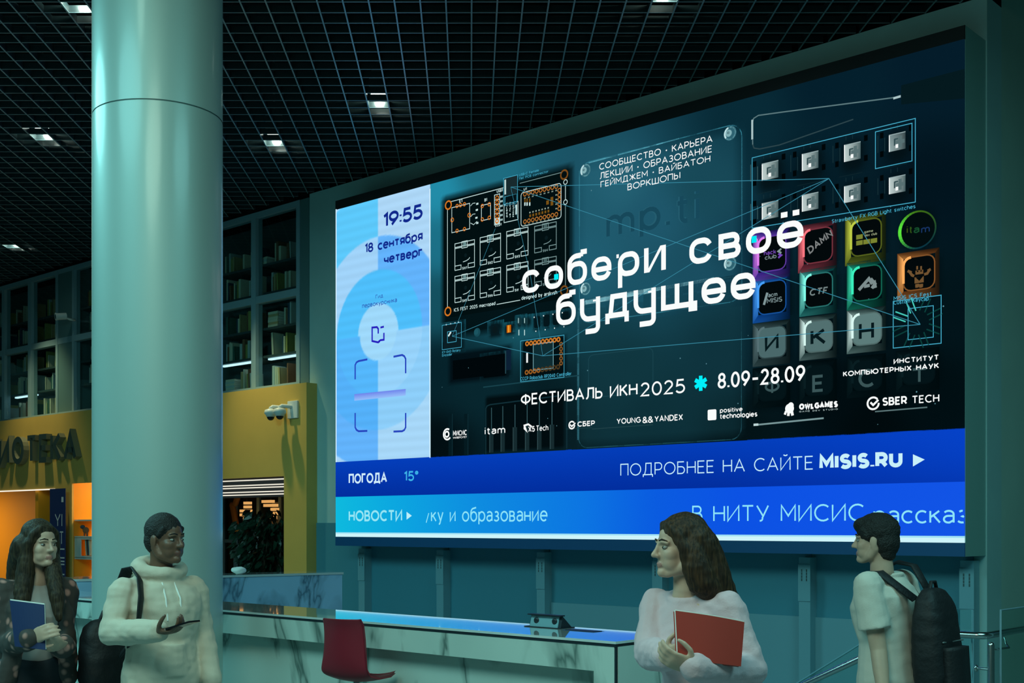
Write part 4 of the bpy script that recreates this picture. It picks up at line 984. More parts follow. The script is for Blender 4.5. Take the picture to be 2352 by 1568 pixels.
d.text('USB-C Female', 1193, 405, 399.5, 1238, CY_, .13, 5); d.text('flat PCB connector', 1193, 413, 407.5, 1260, CY_, .13, 5)
# tray with slim tools at the bottom
soft(1112, 906, 1300, 1044, .05, (1, 10, 13), .9, 1); d.line([(1116, 1043), (1116, 938), (1119, 932), (1126, 929), (1290, 908), (1298, 909), (1302, 914), (1302, 1030)], .012, (18, 48, 56), 2)
for q, x in enumerate((1129, 1155, 1183, 1211, 1239, 1268)):
    d.line([(x, 936 - q * 3.6), (x, 990 - q * 2)], .010, (50, 84, 90), 2); d.line([(x, 985 - q * 2), (x, 1039 - q * 1.6)], .055, (22, 42, 46), 3); d.line([(x - 4, 985 - q * 2), (x - 4, 1039 - q * 1.6)], .010, (46, 72, 76), 4)
for x in (1035, 1071): d.line([(x, 950), (x, 1046)], .06, (5, 26, 32), 2); d.line([(x + 4, 950), (x + 4, 1046)], .01, (14, 44, 52), 3)
d.line([(1110, 889), (1330, 862)], .012, (24, 66, 76), 2)
# glass strips near the top and the bottom
GS = (92, 122, 126)
d.line([(1729, 332), (1728, 284), (1731, 272), (1742, 265), (1800, 257), (2062, 223)], .010, GS, 2); d.line([(1729, 332), (1732, 340), (1745, 342), (1790, 333), (1960, 274)], .010, (44, 68, 74), 2); d.line([(1728, 275), (1728, 320)], .018, (170, 196, 198), 3); d.line([(2052, 226), (2069, 221)], .018, (170, 196, 198), 3)
d.px([(2070, 196), (2216, 158), (2216, 226), (2070, 240)], (5, 25, 30), 1)
d.line([(1733, 976), (1742, 975), (1892, 960)], .014, (120, 150, 152), 2); d.rect(1731, 978, 1742, 972, (190, 215, 215), 3); d.line([(2010, 945), (2130, 935)], .010, (92, 118, 120), 2); d.line([(1300, 985), (1360, 982)], .006, (30, 60, 66), 2); d.line([(1360, 985), (1500, 975)], .007, (34, 66, 72), 2)
# switches
for q, (x, y) in enumerate(((1768, 393), (1860, 371), (1957, 350), (2060, 327), (1768, 484), (1860, 465), (1957, 445), (2060, 425))):
    soft(x - 40, y - 36, x + 46, y + 52, .12, (3, 15, 19), .8, 1, 12)
    (a, b), (c, e) = W(TB, x - 18, y - 17), W(TB, x + 20, y + 14)
    g0 = (226, 236, 234); g1 = (104, 124, 126)
    cols = [lin((196, 212, 210)), lin((58, 84, 88)), lin((74, 98, 100)), lin((186, 204, 202))] if q != 3 else [lin((150, 172, 172)), lin((54, 72, 76)), lin((50, 66, 70)), lin((120, 142, 144))]
    d.quad([(a, e), (c, e), (c, b), (a, b)], cols, 3); w_ = c - a; h_ = b - e
    def Q(u0, v0, u1, v1, col, l): d.quad([(a + w_ * u0, e + h_ * v0), (a + w_ * u1, e + h_ * v0), (a + w_ * u1, e + h_ * v1), (a + w_ * u0, e + h_ * v1)], col, l)
    Q(0, 0, .05, 1, WH, 4); Q(0, .95, 1, 1, (150, 172, 174), 4)
    Q(.42, .36, .94, .58, (88, 112, 114), 4); Q(.58, .14, .78, .8, (88, 112, 114), 4); Q(.30, .3, .40, .7, (52, 78, 82), 4); Q(.34, .62, .56, .72, (60, 86, 90), 4); Q(.40, .14, .56, .36, WH, 4)
    for u, v in ((-.55, .9), (-.55, -.2), (1.2, .95), (1.2, -.2)): Q(u, v, u + .22, v + .34, (1, 6, 8), 3)
    for u in (-.7, -.28): Q(u, .1, u + .04, .9 + .2 * (u < -.5), (60, 92, 96) if q % 4 == 0 else (26, 52, 58), 3)
    for u in (.1, .5): Q(u, 1.25, u + .03, 1.5, (24, 50, 56), 3)
    Q(-.3, 1.6, 1.1, 1.63, (16, 38, 44), 3)
# keycaps
def lab(txt, x0, y0, y1, x1, col, wt=.2, slant=0): d.text(txt, x0, y0, y1, x1, col, wt, 6, .2, slant)
def key(x0, y0, x1, y1, hi, lo, face, facehi=None):
    soft(x0 - 10, y0 - 8, x1 + 14, y1 + 14, .10, (0, 10, 13), .85, 1, 12)
    (a, b), (c, e) = W(TB, x0, y0), W(TB, x1, y1); w_, h_ = c - a, b - e
    T = lambda u, v: (a + w_ * u, e + h_ * v)
    lo = mix(lo, (0, 8, 10), .25); H_, L_ = lin(hi), lin(lo); m_ = lin(mix(hi, lo, .55)); dk = lin(mix(lo, (0, 8, 10), .45))
    m2 = lin(mix(hi, lo, .8)); d2 = lin(mix(lo, (0, 8, 10), .7))
    d.quad([T(0, 1), T(.15, .86), T(.5, .88), T(.5, 1)], [L_, m_, m2, dk], 2); d.quad([T(.5, 1), T(.5, .88), T(.90, .90), T(1, 1)], [dk, m2, L_, d2], 2)
    d.quad([T(0, 0), T(.15, .17), T(.15, .86), T(0, 1)], [m2, m_, H_, L_], 2)
    d.quad([T(0, 0), T(1, 0), T(.90, .17), T(.15, .17)], [m2, d2, dk, L_], 2)
    d.quad([T(1, 0), T(1, 1), T(.90, .90), T(.90, .17)], [d2, d2, dk, dk], 2)
    p = lambda i: arc
    r = .06; aa, bb = T(.15, .88); cc, ee = T(.89, .17)
    pts = arc(cc - r, bb - r, r, r, 90, 0, 4) + arc(cc - r, ee + r, r, r, 0, -90, 4) + arc(aa + r, ee + r, r, r, -90, -180, 4) + arc(aa + r, bb - r, r, r, 180, 90, 4)
    d.poly_c(((aa + cc) / 2, (bb + ee) / 2), pts, face, 3); d.strokes(pts + [pts[0]], .010, mix(hi, lo, .75), 4)
    d.strokes(pts[14:24] , .020, hi, 5)
    return T
BK = (3, 9, 11)
key(1729, 537, 1815, 634, (226, 130, 240), (66, 40, 170), BK); lab('hack', 1755, 587, 577, 1783, (110, 70, 170), .18); lab('club', 1757, 597, 587, 1784, (120, 138, 140), .18); d.line([(1795, 571), (1788, 577), (1795, 581)], .016, (130, 150, 150), 6); d.line([(1788, 583), (1795, 586), (1788, 592)], .016, (120, 70, 190), 6)
key(1833, 520, 1922, 614, (255, 120, 130), (96, 34, 48), BK)
s_, z_ = W(TB, 1860, 584)
for q in text_quads('DAMN', 0, 0, .064, .2, .24): d.quad([(s_ + v.x * .86 - v.y * .40, z_ + v.x * .50 + v.y * .86) for v in q], (124, 128, 128), 6)
key(1941, 500, 2035, 597, (190, 204, 70), (66, 80, 18), BK)
for u, v in ((0, 0), (1, 0), (2, 0), (0, 1)): d.rect(1967 + u * 16.5, 564 - v * 13.5 - u * 2.5, 1982 + u * 16.5, 551 - v * 13.5 - u * 2.5, (122, 132, 48), 6)
lab('game', 1985, 536, 530, 2006, (130, 140, 110), .24); lab('dev club', 1986, 544, 538, 2015, (130, 140, 110), .24)
c = W(TB, 2107.5, 527.7)
soft(2056, 476, 2166, 590, .14, (0, 12, 14), .8, 1, 14)
d.disc(2107.5, 527.7, .142, (2, 12, 14), 2)
for q in range(36):
    a0 = q * 10; u = math.radians(a0); t = (math.cos(u - math.radians(170)) + 1) / 2; t2 = (math.sin(u) + 1) / 2
    cc = mix(mix((8, 50, 66), (60, 104, 20), t2), (90, 230, 60), t ** 4)
    d.strokes(arc(c[0], c[1], .14, .14, a0, a0 + 11, 2), .012 + .014 * t ** 4, cc, 3)
for ch_, x, cc in (('i', 2083, (60, 80, 18)), ('t', 2089, (48, 84, 22)), ('a', 2099, (22, 80, 46)), ('m', 2116, (22, 50, 96))):
    d.text(ch_, x, 536, 519, {'i': None, 't': 2096, 'a': 2112, 'm': 2136}[ch_], cc, .16, 6)
key(1729, 640, 1815, 732, (70, 160, 250), (8, 70, 160), BK); lab('acm', 1765, 683, 673, 1786, (128, 150, 152), .16); lab('MISIS', 1762, 697, 685.5, 1797, (128, 150, 152), .15); d.line([(1755, 700), (1763, 672)], .022, (128, 150, 152), 6)
key(1836, 622, 1922, 717, (130, 250, 232), (12, 84, 84), BK); lab('CTF', 1859, 680, 664, 1900, (112, 128, 128), .2, .18)
key(1945, 605, 2035, 702, (60, 240, 190), (6, 70, 58), BK)
for pts in ([(1973, 666), (1996, 640), (2004, 652)], [(1985, 658), (1998, 655)], [(2000, 640), (2010, 652), (2003, 662)], [(2008, 644), (2011, 661)]): d.line(pts, .026, (124, 140, 140), 6)
key(2061, 583, 2158, 677, (255, 176, 96), (112, 62, 24), BK)
RBT = (112, 82, 48)
d.rect(2101, 651, 2122, 634, RBT, 6); d.px([(2103, 637), (2121, 634), (2112, 645)], BK, 7); d.rect(2103, 631, 2121, 619, RBT, 6); d.rect(2106, 625, 2110, 621.5, BK, 7); d.rect(2114, 624, 2118, 620.5, BK, 7)
for x in (2107, 2116): d.line([(x, 619), (x, 611)], .014, RBT, 6); d.line([(x, 652), (x, 659)], .03, RBT, 6); d.rect(x - 4, 661, x + 3, 657, RBT, 6)
d.line([(2100, 634), (2095, 632), (2090, 625)], .020, RBT, 6); d.line([(2123, 630), (2130, 628), (2135, 620)], .020, RBT, 6); d.line([(2085, 622), (2094, 626)], .02, RBT, 6); d.line([(2131, 622), (2138, 618)], .02, RBT, 6)
GY = (70, 102, 102)
key(1729, 744, 1815, 834, (86, 112, 116), (40, 62, 64), (74, 104, 106)); lab('И', 1757, 806, 771, 1789, (6, 24, 28), .2)
key(1836, 730, 1922, 820, (214, 246, 240), (38, 64, 64), (82, 112, 112)); lab('К', 1862, 794, 757, 1897, (6, 24, 28), .2)
key(1945, 713, 2035, 804, (220, 250, 244), (44, 74, 72), (92, 124, 122)); lab('Н', 1973, 782, 741, 2008, (6, 24, 28), .17)
for x0, y0, x1, y1, t_, lx0, ly0, ly1, lx1 in ((1729, 846, 1815, 932, 'Ф', 1757, 905, 874, 1791, ), (1836, 832, 1922, 920, 'Е', 1866, 901, 862, 1893), (1945, 820, 2035, 908, 'С', 1972, 891, 849, 2009), (2058, 806, 2158, 894, 'Т', 2094, 881, 846, 2130)):
    key(x0, y0, x1, y1, (10, 30, 34), (2, 16, 20), (4, 20, 24)); lab(t_, lx0, ly0, ly1, lx1, (58, 84, 86), .17)
# wireframe keycap and tracking lines
d.frame(2052, 692, 2162, 788, .006, CY_, 5); d.frame(2086, 709, 2144, 774, .0055, CY_, 5)
for q in range(8):
    u = math.radians(q * 45 + 20); c = W(TB, 2107, 741); TG = (70, 200, 184) if q in (2, 3) else (10, 62, 58)
    for o_ in (-.022, .022):
        dx, dz = math.cos(u), math.sin(u); d.strokes([(c[0] + dx * .09 - dz * o_, c[1] + dz * .09 + dx * o_), (c[0] + dx * .2 - dz * o_, c[1] + dz * .2 + dx * o_)], .010, TG, 5)
d.text('MISIS ICS Fest', 2053, 690, 681, 2140, CY_, .13, 7); d.text('Custom Keycap', 2053, 700, 691, 2134, CY_, .13, 7); d.text('Strawberry FX RGB Light switches', 1911, 513, 504, 2103, CY_, .13, 7)
d.line([(1728, 524), (1728, 362.6), (2102.7, 272), (2102.7, 464), (1728, 524)], 0.006, CY_, 5); d.line([(2011, 303), (2095, 283), (2095, 369.6), (2011, 387.5), (2011, 303)], .006, CY_, 5)
TL = (56, 138, 162)
A_, B_, C_, D_, E_, N_ = (1173.6, 429.5), (1904.5, 410), (2114, 745), (1039, 772), (1247, 817), (1154, 470)
for p, q, w_ in ((A_, B_, .009), (A_, C_, .008), (A_, (1220, 640), .007), ((1220, 640), E_, .007), (D_, B_, .008), (D_, (1138, 525), .007), (D_, E_, .009), (E_, B_, .008), (E_, C_, .009), (B_, C_, .009)): d.line([p, q], w_ * .62, TL, 6)
rr_ = random.Random(3)
for q in range(28):
    x, y = rr_.uniform(1000, 2190), rr_.uniform(420, 980)
    if y > 470 - (x - 1000) * .3: d.disc(x, y, rr_.uniform(.003, .006), (90, 140, 152), 3)
part('poster_artwork', d)

# ---- poster lettering
d = DB()
for tx, x0, yb, yt, x1 in (('СООБЩЕСТВО • КАРЬЕРА', 1377, 391, 376, 1637), ('ЛЕКЦИИ • ОБРАЗОВАНИЕ', 1378, 412, 397, 1636), ('ГЕЙМДЖЕМ • ВАЙБАТОН', 1380, 431, 417, 1632), ('ВОРКШОПЫ', 1442, 437.5, 422.5, 1563)): d.text(tx, x0, yb, yt, x1, WH, .125, 8, .24)
d.text('ФЕСТИВАЛЬ ИКН', 1197, 931, 905, 1465, WH, .15, 8, .2); d.text('2025', 1472, 911, 879, 1574, WH, .13, 8, .24); d.text('8.09–28.09', 1649, 893, 857, 1850, WH, .15, 8, .24)
d.text('ИНСТИТУТ', 2053, 836, 824, 2157, WH, .2, 8, .26); d.text('КОМПЬЮТЕРНЫХ НАУК', 1937, 865, 853, 2157, WH, .2, 8, .24)
c = W(TB, 1610, 880)
for q in range(3):
    u = math.radians(90 + 60 * q); d.strokes([(c[0] - math.cos(u) * .066, c[1] - math.sin(u) * .066), (c[0] + math.cos(u) * .066, c[1] + math.sin(u) * .066)], .036, (0, 240, 250), 8)
# sponsors
d.text('МИСИС', 1041, 1001, 989, 1073, WH, .17, 8, .2); d.text('УНИВЕРСИТЕТ', 1041, 1007.5, 1003, 1073, WH, .16, 8, .2); d.ring(1028, 997, .055, .018, WH, 8, 60, 320); d.ring(1027, 997, .028, .018, WH, 8)
d.text('itam', 1114, 998, 981, 1161, WH, .15, 8, .26)
d.text('X5', 1214, 992, 979, 1229, WH, .18, 8, .2); d.text('Tech', 1232, 990, 977, 1260, WH, .14, 8, .2); d.line([(1205, 977), (1205, 984), (1211, 991), (1205, 977), (1214, 974), (1222, 980)], .018, WH, 8)
d.ring(1314, 976, .034, .014, WH, 8, 40, 360); d.line([(1310, 975), (1314, 979), (1322, 971)], .014, WH, 8); d.text('СБЕР', 1327, 980, 968, 1367, WH, .2, 8, .2)
d.text('YOUNG', 1417, 974, 961, 1472, WH, .17, 8, .22); d.text('&&', 1476, 972, 957, 1501, WH, .16, 8, .1); d.text('YANDEX', 1504, 969, 955, 1569, WH, .17, 8, .22)
d.rrect(1626, 941, 1646, 964, .012, WH, 8); d.text('positive', 1654, 948, 937, 1706, WH, .17, 8, .2); d.text('technologies', 1654, 962, 950, 1740, WH, .17, 8, .2)
c = W(TB, 1814, 940)
d.disc(1814, 938, .040, WH, 8); d.disc(1817, 931, .026, WH, 8); d.line([(1806, 944), (1803, 952)], .02, WH, 8); d.line([(1812, 946), (1811, 955)], .024, WH, 8); d.line([(1819, 944), (1821, 954)], .024, WH, 8)
d.text('OWLGAMES', 1836, 941, 927, 1925, WH, .3, 8, .22); d.text('GAME DEV STUDIO', 1836, 947, 943.5, 1925, (170, 190, 190), .2, 8, .5)
d.ring(2006, 926, .046, .015, WH, 8, 40, 360); d.line([(2000, 924), (2006, 930), (2018, 918)], .016, WH, 8); d.text('SBER', 2027, 932, 913, 2084, WH, .2, 8, .2); d.text('TECH', 2095, 927, 909, 2158, WH, .15, 8, .22)
# headline letters, drawn one by one
def glyph(ch, x0, x1, kb):
    kt = .0164 * 1.02; hgt = kt * TB / CN; z0 = kz(kb); t = .049
    a, b = WS(TB, x0) + t / 2, WS(TB, x1) - t / 2; w = b - a; r = min(w * .44, .075); y0, y1 = z0 + t / 2, z0 + hgt - t / 2; hh = y1 - y0
    sk = lambda p: d.strokes(p, t, WH, 9)
    def bx(xa, ya, xb, yb): d.quad([(xa, ya), (xb, ya), (xb, yb), (xa, yb)], WH, 9)
    A = lambda x, y, a0, a1: arc(x, y, r, r, a0, a1, 6)
    ro = A(a + r, y1 - r, 90, 180) + A(a + r, y0 + r, 180, 270) + A(b - r, y0 + r, 270, 360) + A(b - r, y1 - r, 0, 90)
    if ch == 'с':
        ry = hh * .40; E4 = lambda x, y, a0, a1: arc(x, y, r, ry, a0, a1, 6)
        sk(E4(b - r, y1 - ry, 22, 90) + E4(a + r, y1 - ry, 90, 180) + E4(a + r, y0 + ry, 180, 270) + E4(b - r, y0 + ry, 270, 338))
    elif ch == 'о': sk(ro + [ro[0]])
    elif ch == 'о*': sk(ro + [ro[0]]); q = .036; d.quad([(b - t / 2 - q * 1.7, y0 + hh * .44 - q / 2), (b - t / 2 - .2 * q, y0 + hh * .44 - q / 2), (b - t / 2 - .2 * q, y0 + hh * .44 + q), (b - t / 2 - q * 1.7, y0 + hh * .44 + q)], (0, 235, 245), 10)
    elif ch == 'о+': sk(ro + [ro[0]]); q = .04; d.quad([(a + t * .6, y0 + hh * .42), (a + t * .6 + q * 1.2, y0 + hh * .42), (a + t * .6 + q * 1.2, y0 + hh * .42 + q * 1.4), (a + t * .6, y0 + hh * .42 + q * 1.4)], (0, 235, 245), 10)
    elif ch == 'б':
        sk(ro + [ro[0]]); sk([(a, y0 + r), (a, y1 - .0)] + arc(a + r * 1.2, y1 - .0, r * 1.2, hh * .44, 180, 95, 6) + [(b - w * .26, y1 + hh * .44)]); bx(b - w * .28, y1 + hh * .46, b + t * .45, y1 + hh * .74); bx(b - w * .34, y1 + hh * .36, b - w * .12, y1 + hh * .58)
    elif ch in 'её':
        sk([(a + t / 2, y0 + hh * .47), (b, y0 + hh * .47)] + A(b - r, y1 - r, 0, 90) + A(a + r, y1 - r, 90, 180) + A(a + r, y0 + r, 180, 270) + A(b - r, y0 + r, 270, 340))
        bx(b - t / 2, y0 + hh * .47 - t / 2, b + t / 2, y0 + hh * .6)
        if ch == 'ё':
            for f in (.22, .78): m_ = a + w * f; bx(m_ - .03, y1 + hh * .36, m_ + .03, y1 + hh * .62)
    elif ch == 'р': sk(ro + [ro[0]]); sk([(a, y0 + r), (a, z0 - hgt * .44)]); bx(a - t * .85, y1 - hh * .10, a - t * .3, y1 + hh * .10)
    elif ch == 'и': sk([(a, z0 + hgt), (a, z0)]); sk([(b, z0 + hgt), (b, z0)]); d.quad([(a, z0), (a + t * .7, z0), (b, z0 + hgt), (b - t * .7, z0 + hgt)], WH, 9)
    elif ch == 'в':
        m = y0 + hh * .5; q = hh * .25
        sk([(a, m), (b - q * 1.2, m)] + arc(b - q, y0 + q, q, q, 90, -90, 8) + [(a, y0), (a, y1), (b - q * 1.4, y1)] + arc(b - q * 1.3, y1 - q, q * 1.05, q, 90, -90, 8))
    elif ch == 'у':
        sk([(a, z0 + hgt)] + A(a + r, y0 + r, 180, 270) + [(b, y0)]); sk([(b, z0 + hgt)] + arc(b - r * .6, z0 - hgt * .24, r * .6, hgt * .18, 0, -90, 5) + [(a + w * .22, z0 - hgt * .42)]); bx(b - t * 1.2, y1 - hh * .1, b, y1 + .0)
    elif ch == 'д': sk([(a + w * .16, y0), (a + w * .26, y1), (b - w * .1, y1), (b - w * .1, y0)]); sk([(a, z0 - hgt * .22), (a, y0), (b, y0), (b, z0 - hgt * .22)])
    elif ch == 'щ':
        b2 = b - w * .12; sk([(a, z0 + hgt), (a, y0), (b2, y0), (b2, z0 + hgt)]); m = (a + b2) / 2; sk([(m, z0 + hgt), (m, y0)]); bx(b2 - t / 2, z0 - hgt * .18, b + t / 2, z0 + t)
k1, k2 = .1717, .1442
for ch, x0, x1 in (('с', 1200, 1241), ('о*', 1251, 1294), ('б', 1304, 1349), ('е', 1359, 1405), ('р', 1420, 1469), ('и', 1480, 1530), ('с', 1584, 1637), ('в', 1651, 1702), ('о+', 1714, 1772), ('ё', 1785, 1846)): glyph(ch, x0, x1, k1)
for ch, x0, x1 in (('б', 1278, 1323), ('у', 1333, 1379), ('д', 1391, 1445), ('у', 1456, 1507), ('щ', 1519, 1602), ('е', 1612, 1668), ('е', 1679, 1736)): glyph(ch, x0, x1, k2)
part('poster_lettering', d)

# ---- pale info panel
d = DB()
zI0 = W(TB, 772, 1061)[1]
cI = W(TB, 868, 765)
def icol(x, y):
    s, z = W(TB, x, y); dx, dz = s - cI[0], z - cI[1]; r = math.hypot(dx, dz); R, T_ = dx > 0, dz > 0
    base = (168, 214, 248); cyan = (92, 200, 250); blue = (98, 178, 250); mid = (138, 200, 250)
    if r > 1.07: c = (cyan if r < 1.62 else base) if (not R and T_) else (blue if r < 1.5 else base) if (not R and not T_) else (172, 214, 246)
    elif r > .70: c = blue if (R and T_) else (160, 210, 248) if T_ else (84, 176, 248) if not R else mid
    elif r > .33 or (r > .30 and not T_): c = (78, 190, 250) if T_ else (84, 182, 250) if not R else (150, 210, 250)
    else: c = (158, 216, 250)
    if not T_ and R and r > .70: c = (140, 205, 248) if r < 1.07 else (166, 214, 247)
    w_ = .018 * math.sin(z * 60) ; return tuple(min(255, v * (1 + w_)) for v in c)
def icol4(x, y): return tuple(sum(v) / 5 for v in zip(*[icol(x + a, y + b) for a, b in ((0, 0), (-.8, -1.6), (.8, -1.6), (-.8, 1.6), (.8, 1.6))]))
d.grid(771.5, 0, 0, 988, icol4, 150, 260, 0, (zI0, zS1))
d.rect(986.5, 1051, 988.8, 433, (215, 242, 255), 1); d.rect(771, 1061, 773, 480, (215, 240, 255), 1)
NV = (16, 40, 140); VI = (40, 30, 190)
d.text('19:55', 880, 524, 490, 971, NV, .2, 3, .14); d.text('18 сентября', 838, 582, 560, 971, NV, .195, 3, .14); d.text('четверг', 882, 607, 585, 971, NV, .195, 3, .14)
d.text('Гид', 863, 686, 677, 880, (48, 90, 180), .15, 3, .2); d.text('первокурсника', 832, 708, 697, 912, (48, 90, 180), .15, 3, .2)
d.line([(873, 783), (869, 786), (855, 783), (855, 752), (866, 751), (869, 755), (869, 766)], .022, VI, 3); d.line([(874, 752), (882, 750)], .022, VI, 3); d.line([(882, 764), (882, 780), (874, 781), (869, 785)], .022, VI, 3)
for (x0, y0, sx_, sy_) in ((816, 829, 1, 1), (932, 815, -1, 1), (816, 990, 1, -1), (932, 990, -1, -1)):
    yy = y0
    L1 = 42 * sy_; L2 = 28 * sx_
    d.line([(x0, yy + L1), (x0, yy + 9 * sy_), (x0 + 3 * sx_, yy + 3 * sy_), (x0 + 8 * sx_, yy), (x0 + L2, yy - (4 if sx_ > 0 else -4) * (1 if sy_ > 0 else .2))], .022, (40, 70, 190), 3)
d.px([(814, 905), (932, 893), (932, 908), (814, 920)], [lin((150, 190, 250)), lin((150, 190, 250)), lin((110, 130, 235)), lin((110, 130, 235))][::-1], 2)
part('info_panel', d)

# ---- tickers
d = DB()
zW0 = W(TB, 772, 1141)[1]; zN0 = W(TB, 772, 1222)[1]
def wc(x, y):
    t = (x - 771) / 1445; v = (zI0 - W(TB, x, y)[1]) / (zI0 - zW0); return mix((4, 62, 186), (2, 46, 158), v) if t < .6 else mix(mix((4, 62, 186), (2, 46, 158), v), (6, 66, 200), (t - .6) / .4 * (1 - v * .5))
d.grid(771, 0, 0, 2216, wc, 30, 6, 0, (zW0, zP0 if False else zI0))
LT = (196, 238, 252)
d.text('ПОГОДА', 801, 1111, 1088, 889, (206, 236, 252), .19, 2, .2); d.text('15°', 928, 1105, 1082, 961, (60, 180, 232), .17, 2, .2)
d.text('ПОДРОБНЕЕ НА САЙТЕ', 1425, 1093, 1065, 1868, LT, .085, 2, .22); d.text('MISIS.RU', 1882, 1079, 1044, 2073, (200, 240, 250), .26, 2, .2)
d.px([(2097, 1043), (2097, 1071), (2124, 1055)], (200, 240, 250), 2)
part('weather_ticker', d)
d = DB()
stops = [(771, (14, 186, 222)), (900, (12, 168, 224)), (1100, (14, 140, 224)), (1350, (12, 116, 226)), (1500, (10, 92, 224)), (1700, (12, 82, 228)), (2216, (18, 84, 230))]
def nc(x, y):
    for (xa, ca), (xb, cb) in zip(stops[:-1], stops[1:]):
        if x <= xb: return mix(ca, cb, max(0, (x - xa) / (xb - xa)))
    return stops[-1][1]
zN1 = W(TB, 772, 1222)[1]
d.grid(771, 0, 0, 2216, nc, 60, 2, 0, (zN1, zW0))
d.text('НОВОСТИ', 801, 1197, 1172, 924, (150, 230, 244), .18, 2, .2); d.px([(934, 1175), (934, 1193), (946, 1184)], (190, 240, 250), 2)
CL = (140, 228, 248)
d.line([(979, 1200), (985, 1178)], .012, CL, 2); d.text('ку и образование', 990, 1198, 1166, 1258, CL, .11, 2, .2)
d.text('В НИТУ МИСИС', 1590, 1198, 1161, 1985, CL, .10, 2, .21)
s_end = SR - .001
d.text('рассказ', 2006, 1202, 1161, 2223, CL, .105, 2, .2, clip=s_end)
part('news_ticker', d)
d = DB(); zL0 = kz(-.0098)
d.grid(771, 0, 0, 2216, lambda x, y: (205, 244, 250), 40, 1, 0, (zL0, zN1)); d.grid(771, 0, 0, 2216, lambda x, y: (160, 226, 244), 40, 1, 1, (zL0 + (zN1 - zL0) * .72, zN1))
part('light_strip', d)
# ================================================================== PEOPLE
def remeshed(mb, voxel=.005, smooth=4, wob=0.0, wsc=10.0, seed=0.0):
    me = bpy.data.meshes.new('tmp'); me.from_pydata(mb.v, [], mb.f); me.update()
    o = bpy.data.objects.new('tmp', me); COL.objects.link(o)
    r = o.modifiers.new('r', 'REMESH'); r.mode = 'VOXEL'; r.voxel_size = voxel
    if smooth: s = o.modifiers.new('s', 'SMOOTH'); s.factor = .5; s.iterations = smooth
    bpy.context.view_layer.update()
    m = bpy.data.meshes.new_from_object(o.evaluated_get(bpy.context.evaluated_depsgraph_get()))
    bpy.data.objects.remove(o)
    if wob:
        n = len(m.vertices); co = np.empty(n * 3); m.vertices.foreach_get('co', co); co = co.reshape(-1, 3)
        nr = np.array([v.normal[:] for v in m.vertices])
        d = np.array([noise.noise(Vector((c[0] * wsc + seed, c[1] * wsc, c[2] * wsc * 1.6))) + .5 * noise.noise(Vector((c[0] * wsc * 2.1, c[1] * wsc * 2.1 + seed, c[2] * wsc * 3.0))) for c in co])
        co = co + nr * (d * wob)[:, None]; m.vertices.foreach_set('co', co.ravel()); m.update()
    return m
def pobj(name, mesh, mats, parent):
    o_ = ORG[parent.name]; mesh.transform(Matrix.Translation(-o_))
    return link_mesh(name, mesh, mats, parent, 'x', o_, True)

UP = Vector((0, 0, 1))
def lerp(a, b, t): return Vector(a) * (1 - t) + Vector(b) * t
class Fig:
    "one figure: F = way the chest faces, R = the figure's own right"
    def __init__(s, Z, F_body, F_head): 
        s.Z = Z; s.F = Vector((*F_body, 0)).normalized(); s.R = Vector((s.F.y, -s.F.x, 0)); s.HF = Vector((*F_head, 0)).normalized(); s.HR = Vector((s.HF.y, -s.HF.x, 0))
    def p(s, x, y, dz=0): return P(x, y, s.Z + dz)
def oval(c, a, b, ax, bx, n=20): return [c + ax * (a * math.cos(t) ) + bx * (b * math.sin(t)) for t in [2 * math.pi * i / n for i in range(n)]]
def torso(mb, f, neck, pelvis, sw=1.0, inf=0.0, low=-.12, female=False, neckr=.062, top=1.0):
    prof = [(-.16, .145, .105), (-.06, .168, .118), (.06, .166, .118), (.22, .148, .108), (.40, .138, .104), (.58, .152, .116), (.72, .168, .120), (.84, .176, .108), (.92, .150, .088), (.97, .100, .072), (1.0, neckr, .060)]
    if female: prof = [(-.16, .150, .110), (-.06, .172, .122), (.06, .165, .116), (.22, .135, .100), (.40, .120, .094), (.58, .134, .112), (.70, .148, .122), (.84, .154, .098), (.92, .132, .080), (.97, .088, .064), (1.0, neckr * .85, .052)]
    rings = []
    for t, a, b in prof:
        if t < low or t > top: continue
        c = lerp(pelvis, neck, t); fo = .012 if .5 < t < .8 else 0
        rings.append(oval(c + f.F * fo, a * sw + inf, b * sw + inf, f.R, f.F))
    mb.loft(rings)
def arm(mb, S, E_, Wr, r=(.056, .047, .044, .030), inf=0.0, upto=1.0):
    m1 = lerp(S, E_, .5); m2 = lerp(E_, Wr, .4)
    mb.tube([S, m1, E_], [r[0] + inf, r[1] + inf * .9, r[2] + inf * .9], 14); 
    if upto >= 1: mb.tube([E_, m2, Wr], [r[2] + inf * .9, r[2] * .95 + inf * .9, r[3] + inf * .8], 14)
